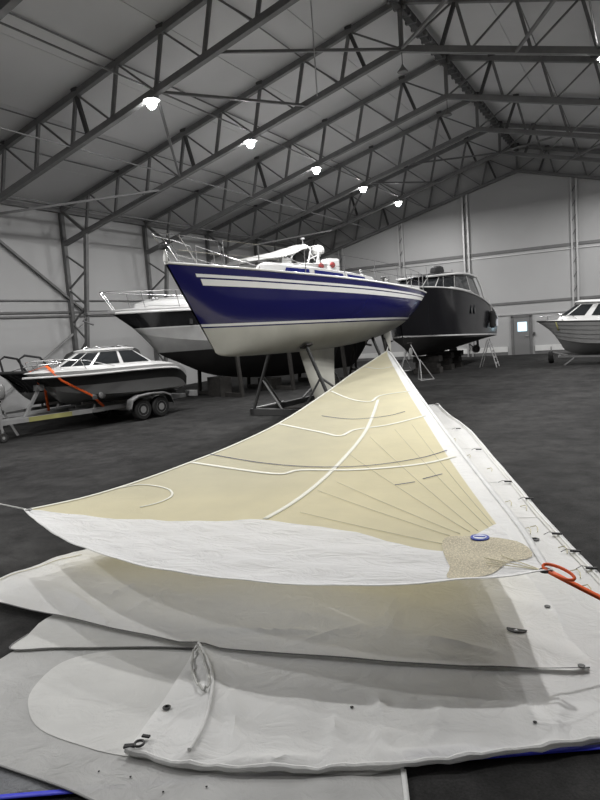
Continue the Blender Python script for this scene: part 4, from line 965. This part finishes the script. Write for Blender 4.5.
HS = MB().tube([(hx + .03, hy_ - .12, hz + .01), (hx, hy_ + .05, hz + .05), tuple(rt_)], .02, 6).build('lashing_rope', 'rope_white', None, True)
tag(HS, 'short pale rope tying the head of the yellow sail to the navy yacht rudder', 'rope')
LR = empty('guy_rope', (cx, cy, 0)); rp = Vector((-19.0, 8.2, .1))
MB().tube([(cx + .05, cy, cz + .01), (cx - 3, cy + .55, cz - .03), (cx - 8, cy + 1.9, cz - .08), (-19.0, 8.2, .42)], .009, 6).build('line', 'rope_white', LR, True, offs=(cx, cy, 0))
MB().box((-19.0, 8.2, .24), (.5, .5, .48)).build('anchor_block', 'wall_base', LR, offs=(cx, cy, 0), bevel=.02)
tag(LR, 'thin pale guy line pulling the clew of the yellow sail towards the left wall', 'rope')
# ---- sails lying on the floor, lowest first
zt = lambda x, y: .006
e0, e1 = Vector(TARPEDGE[0]), Vector(TARPEDGE[-1]); dt = (e1 - e0).normalized(); nt_ = Vector((-dt.y, dt.x))
e0 = e0 - nt_ * .02; e1 = e1 - nt_ * .03; ta = e0 - dt * .55; tb = e1 + dt * .6
TP = empty('tarpaulin', (ta.x, ta.y, 0)); ot = (ta.x, ta.y, 0)
sheet([ta, tb, tb + nt_ * 2.2, ta + nt_ * 1.3], lambda x, y: .006 + .003 * math.sin(9 * x + 5 * y), 'plastic_sheet', 'tarp_clear', TP, step=.1, solid=.003, origin=ot)
strip([ta, tb], .04, lambda x, y: .012, 'blue_hem', 'tarp_blue', TP, origin=ot, sm=False)
tag(TP, 'translucent plastic tarpaulin with a bright blue hem under the sails', 'tarpaulin')
zfr = lambda x, y: .022 + .7 * und(x, y)
F = empty('spread_sail', (-2.8, 2.9, 0)); of = (-2.8, 2.9, 0)
tag(F, 'old white sail with a darker grey border, spread flat beneath the mainsail', 'sail')
sheet(smooth(FRONT, True, 3), zfr, 'border_cloth', 'sail_grey', F, step=.07, origin=of)  # whole outline in darker grey, paler area laid over its middle
sheet(smooth(FRONTCENTRE, True, 4), lambda x, y: zfr(x, y) + .004, 'centre_area', 'sail_old', F, step=.07, origin=of)
strip([FRONT[0], FRONT[1], FRONT[2]], .03, lambda x, y: zfr(x, y), 'edge_tape', 'sail_white', F, origin=of)
fe = smooth(FRONT[4:9], k=4); strip(fe, .014, lambda x, y: zfr(x, y), 'edge_tape', 'thread', F, origin=of, sm=False)
for x, y in ((-2.55, 2.42), (-2.3, 2.4), (-2.1, 2.52), (-2.75, 2.38)):
    MB().lathe([(.003, 0), (.006, .002), (.006, .004), (.003, .005)], c=(x, y, zfr(x, y) + .003), n=10).build('rivet', 'black_web', F, offs=of)
z3 = lambda x, y: .036 + .7 * und(x, y)
T3 = sheet(smooth(THIRD, True, 3), z3, 'folded_sail', 'sail_old', None, step=.07)
tag(T3, 'narrow fold of pale sailcloth with a thin dark edge cord, sticking out on the left', 'sail')
t_e = empty('edge') if False else None
strip(THIRD[1:7], .012, z3, 'edge_cord', 'thread', T3, lift=.004)
zm = lambda x, y: .05 + .7 * und(x, y) + foldz(x, y)
FP = smooth(FOLD, k=5)
def ridge(x, y, segs, h, w):
    r = 0
    for x0, y0, x1, y1 in segs:
        dx, dy = x1 - x0, y1 - y0; t = min(max(((x - x0) * dx + (y - y0) * dy) / (dx * dx + dy * dy), 0), 1)
        d = math.hypot(x - x0 - t * dx, y - y0 - t * dy)
        if d < 4 * w: r = max(r, h * math.exp(-(d / w) ** 2) * math.sin(math.pi * (.12 + .76 * t)))
    return r
def foldz(x, y):
    dmin = min((p - Vector((x, y))).length for p in FP) if (-3.4 < x < -1.9 and y < 4) else 9
    r = .035 * math.exp(-(dmin / .07) ** 2)
    # soft long pleats fanning from the clew corner
    r += .012 * max(0, math.sin(6 * (x + .35 * y))) ** 4 * math.exp(-((y - 3.1) / .6) ** 2)
    return r + ridge(x, y, CRM, .03, .035)
M = empty('mainsail', (-1.5, 4.5, 0)); om = (-1.5, 4.5, 0)
tag(M, 'long white mainsail with dark luff slides along its edge, lying under the yellow sail', 'sail')
sheet(MAIN, zm, 'main_cloth', 'sail_white', M, step=.05, origin=om)
ft = [Vector(p) for p in MAIN[10:20]]; fts = smooth(ft, k=6)
MB().tube([(p.x + .006 * math.sin(31 * p.x), p.y + .008 * math.sin(17 * p.x + 1), zm(p.x, p.y) - .002 + .006 * math.sin(9 * p.x) + .004 * math.sin(41 * p.x)) for p in dens(fts, .04, False)], .02, 8, radii=[.019 + .005 * math.sin(23 * p.x) * math.sin(9 * p.x) for p in dens(fts, .04, False)]).build('bolt_rope_hem', 'sail_white', M, True, offs=om)
lf = smooth(MAIN[1:10], k=6); strip(lf, .09, zm, 'luff_tape', 'sail_white', M, lift=.008, origin=om, sm=False)
MB().tube([(p.x, p.y, zm(p.x, p.y) + .015) for p in lf], .012, 6).build('luff_rope', 'sail_white', M, True, offs=om)
for x, y in SLIDE:
    k = min(range(len(lf)), key=lambda i: (lf[i] - Vector((x, y))).length); d_ = (lf[min(k + 1, len(lf) - 1)] - lf[k - 1]).normalized()
    sl = MB().box((x + .03, y, zm(x, y) + .035), (.1, .036, .018), rz=.15).build('luff_slide', 'black_web', M, offs=om, bevel=.006)
    MB().tube([(x - .1, y - .02, zm(x, y) + .02), (x - .05, y + .02, zm(x, y) + .04), (x + .02, y, zm(x, y) + .04)], .004, 5).build('slide_webbing', 'thread', sl, True, offs=om)
for x, y in LOOPS:
    zz = zm(x, y) + .012; MB().tube([(x, y, zz), (x + .06, y + .02, zz + .015), (x + .09, y - .05, zz + .01), (x + .1, y - .14, zz)], .005, 5).build('cord_tail', 'seam_grey', M, True, offs=om)
# rope loop and fold at the clew end
MB().tube([(x, y, zm(x, y) + .02 + .02 * (k % 3 == 1)) for k, (x, y) in enumerate([tuple(p) for p in smooth(LOOP, True, 4)])], .009, 6, closed=True).build('rope_loop', 'rope_white', M, True, offs=om)
MB().tube([(p.x, p.y, zm(p.x, p.y) + .006) for p in FP], .013, 8).build('fold_rope', 'sail_white', M, True, offs=om)
x, y = CORNER[0]
cw = MB().box((x + .02, y + .02, zm(x, y) + .02), (.07, .035, .014), rz=.5).build('clew_webbing', 'black_web', M, offs=om, bevel=.005)
MB().tube([(x + .07 + .028 * math.cos(t), y + .05 + .028 * math.sin(t), zm(x, y) + .03) for t in [2 * math.pi * k / 14 for k in range(14)]], .008, 6, closed=True).build('shackle', 'steel_dark', cw, True, offs=om)
MB().box((x + .05, y + .13, zm(x, y) + .02), (.05, .02, .01), rz=.2).build('clew_strap', 'black_web', cw, offs=om)
for k, (x, y) in enumerate(EYE[:2]):
    r_ = .026 if k == 0 else .045
    ey = MB().lathe([(r_ * .5, 0), (r_, 0), (r_ * 1.05, .006), (r_ * .6, .012), (r_ * .45, .006)], c=(x, y, zm(x, y) + .006), n=18).build('eyelet', 'steel_dark', M, True, offs=om)
    MB().lathe([(.001, 0), (r_ * .5, 0), (r_ * .5, .004), (.001, .004)], c=(x, y, zm(x, y) + .008), n=14).build('eyelet_hole', 'black_web' if k == 0 else 'badge_blue', ey, offs=om)
for x, y in EYE[4:6]: MB().lathe([(.003, 0), (.01, 0), (.012, .004), (.003, .005)], c=(x, y, zm(x, y) + .004), n=10).build('eyelet', 'black_web', M, offs=om)
# seams of the mainsail panels
for y0 in (3.95, 7.6, 9.4, 11.4, 13.6):
    xs_ = [p for p in lf if abs(p.y - y0) < .5]
    if xs_:
        q = min(xs_, key=lambda p: abs(p.y - y0)); strip([q, q + Vector((-2.2 if y0 < 5 else -1.0, -.35))], .03, zm, 'panel_seam', 'sail_white', M, lift=.004, origin=om)
# second sail on top of the mainsail
z2 = lambda x, y: .072 + .7 * und(x, y) + foldz(x, y) + crinkle(x * .5, y * 1.2, .014) + ridge(x, y, CR2, .032, .035)
S2_ = empty('second_sail', (-3, 4.6, 0)); o2 = (-3, 4.6, 0)
tag(S2_, 'white sail lying across the mainsail in the shade of the yellow sail, wavy front edge', 'sail')
sheet(smooth(SECOND, True, 3), z2, 'sail_cloth', 'sail_white', S2_, step=.045, origin=o2)
fe = smooth(SECOND[10:19], k=5)
MB().tube([(p.x, p.y, z2(p.x, p.y) - .002) for p in fe], .005, 6).build('edge_cord', 'thread', S2_, True, offs=o2)
le = smooth([SECOND[1], SECOND[2], SECOND[3]], k=4); strip([p + Vector((.02, -.22)) for p in le], .012, z2, 'edge_seam', 'seam_grey', S2_, origin=o2, sm=False)
x, y = EMBLEM[0]; zz = z2(x, y) + .01
em = [(x + .075 * math.cos(t), y - .0 - .06 * math.sin(t)) for t in [math.pi * k / 12 for k in range(13)]]
emb = MB().loft([[(p[0], p[1], zz - .006) for p in em], [(p[0], p[1], zz) for p in em]]).build('emblem', 'black_web', S2_, offs=o2); emb['label'] = 'black half-moon emblem with a small pale triangle'
MB().loft([[(x - .016, y - .035, zz - .002), (x + .016, y - .035, zz - .002), (x, y - .01, zz - .002)], [(x - .016, y - .035, zz + .003), (x + .016, y - .035, zz + .003), (x, y - .01, zz + .003)]]).build('emblem_mark', 'badge_white', emb, offs=o2)
for x, y in (EYE[3], EYE[6]):
    x -= .04; MB().lathe([(.008, 0), (.022, 0), (.024, .005), (.008, .008)], c=(x, y, z2(x, y) + .004), n=14).build('eyelet', 'steel_dark', S2_, True, offs=o2)
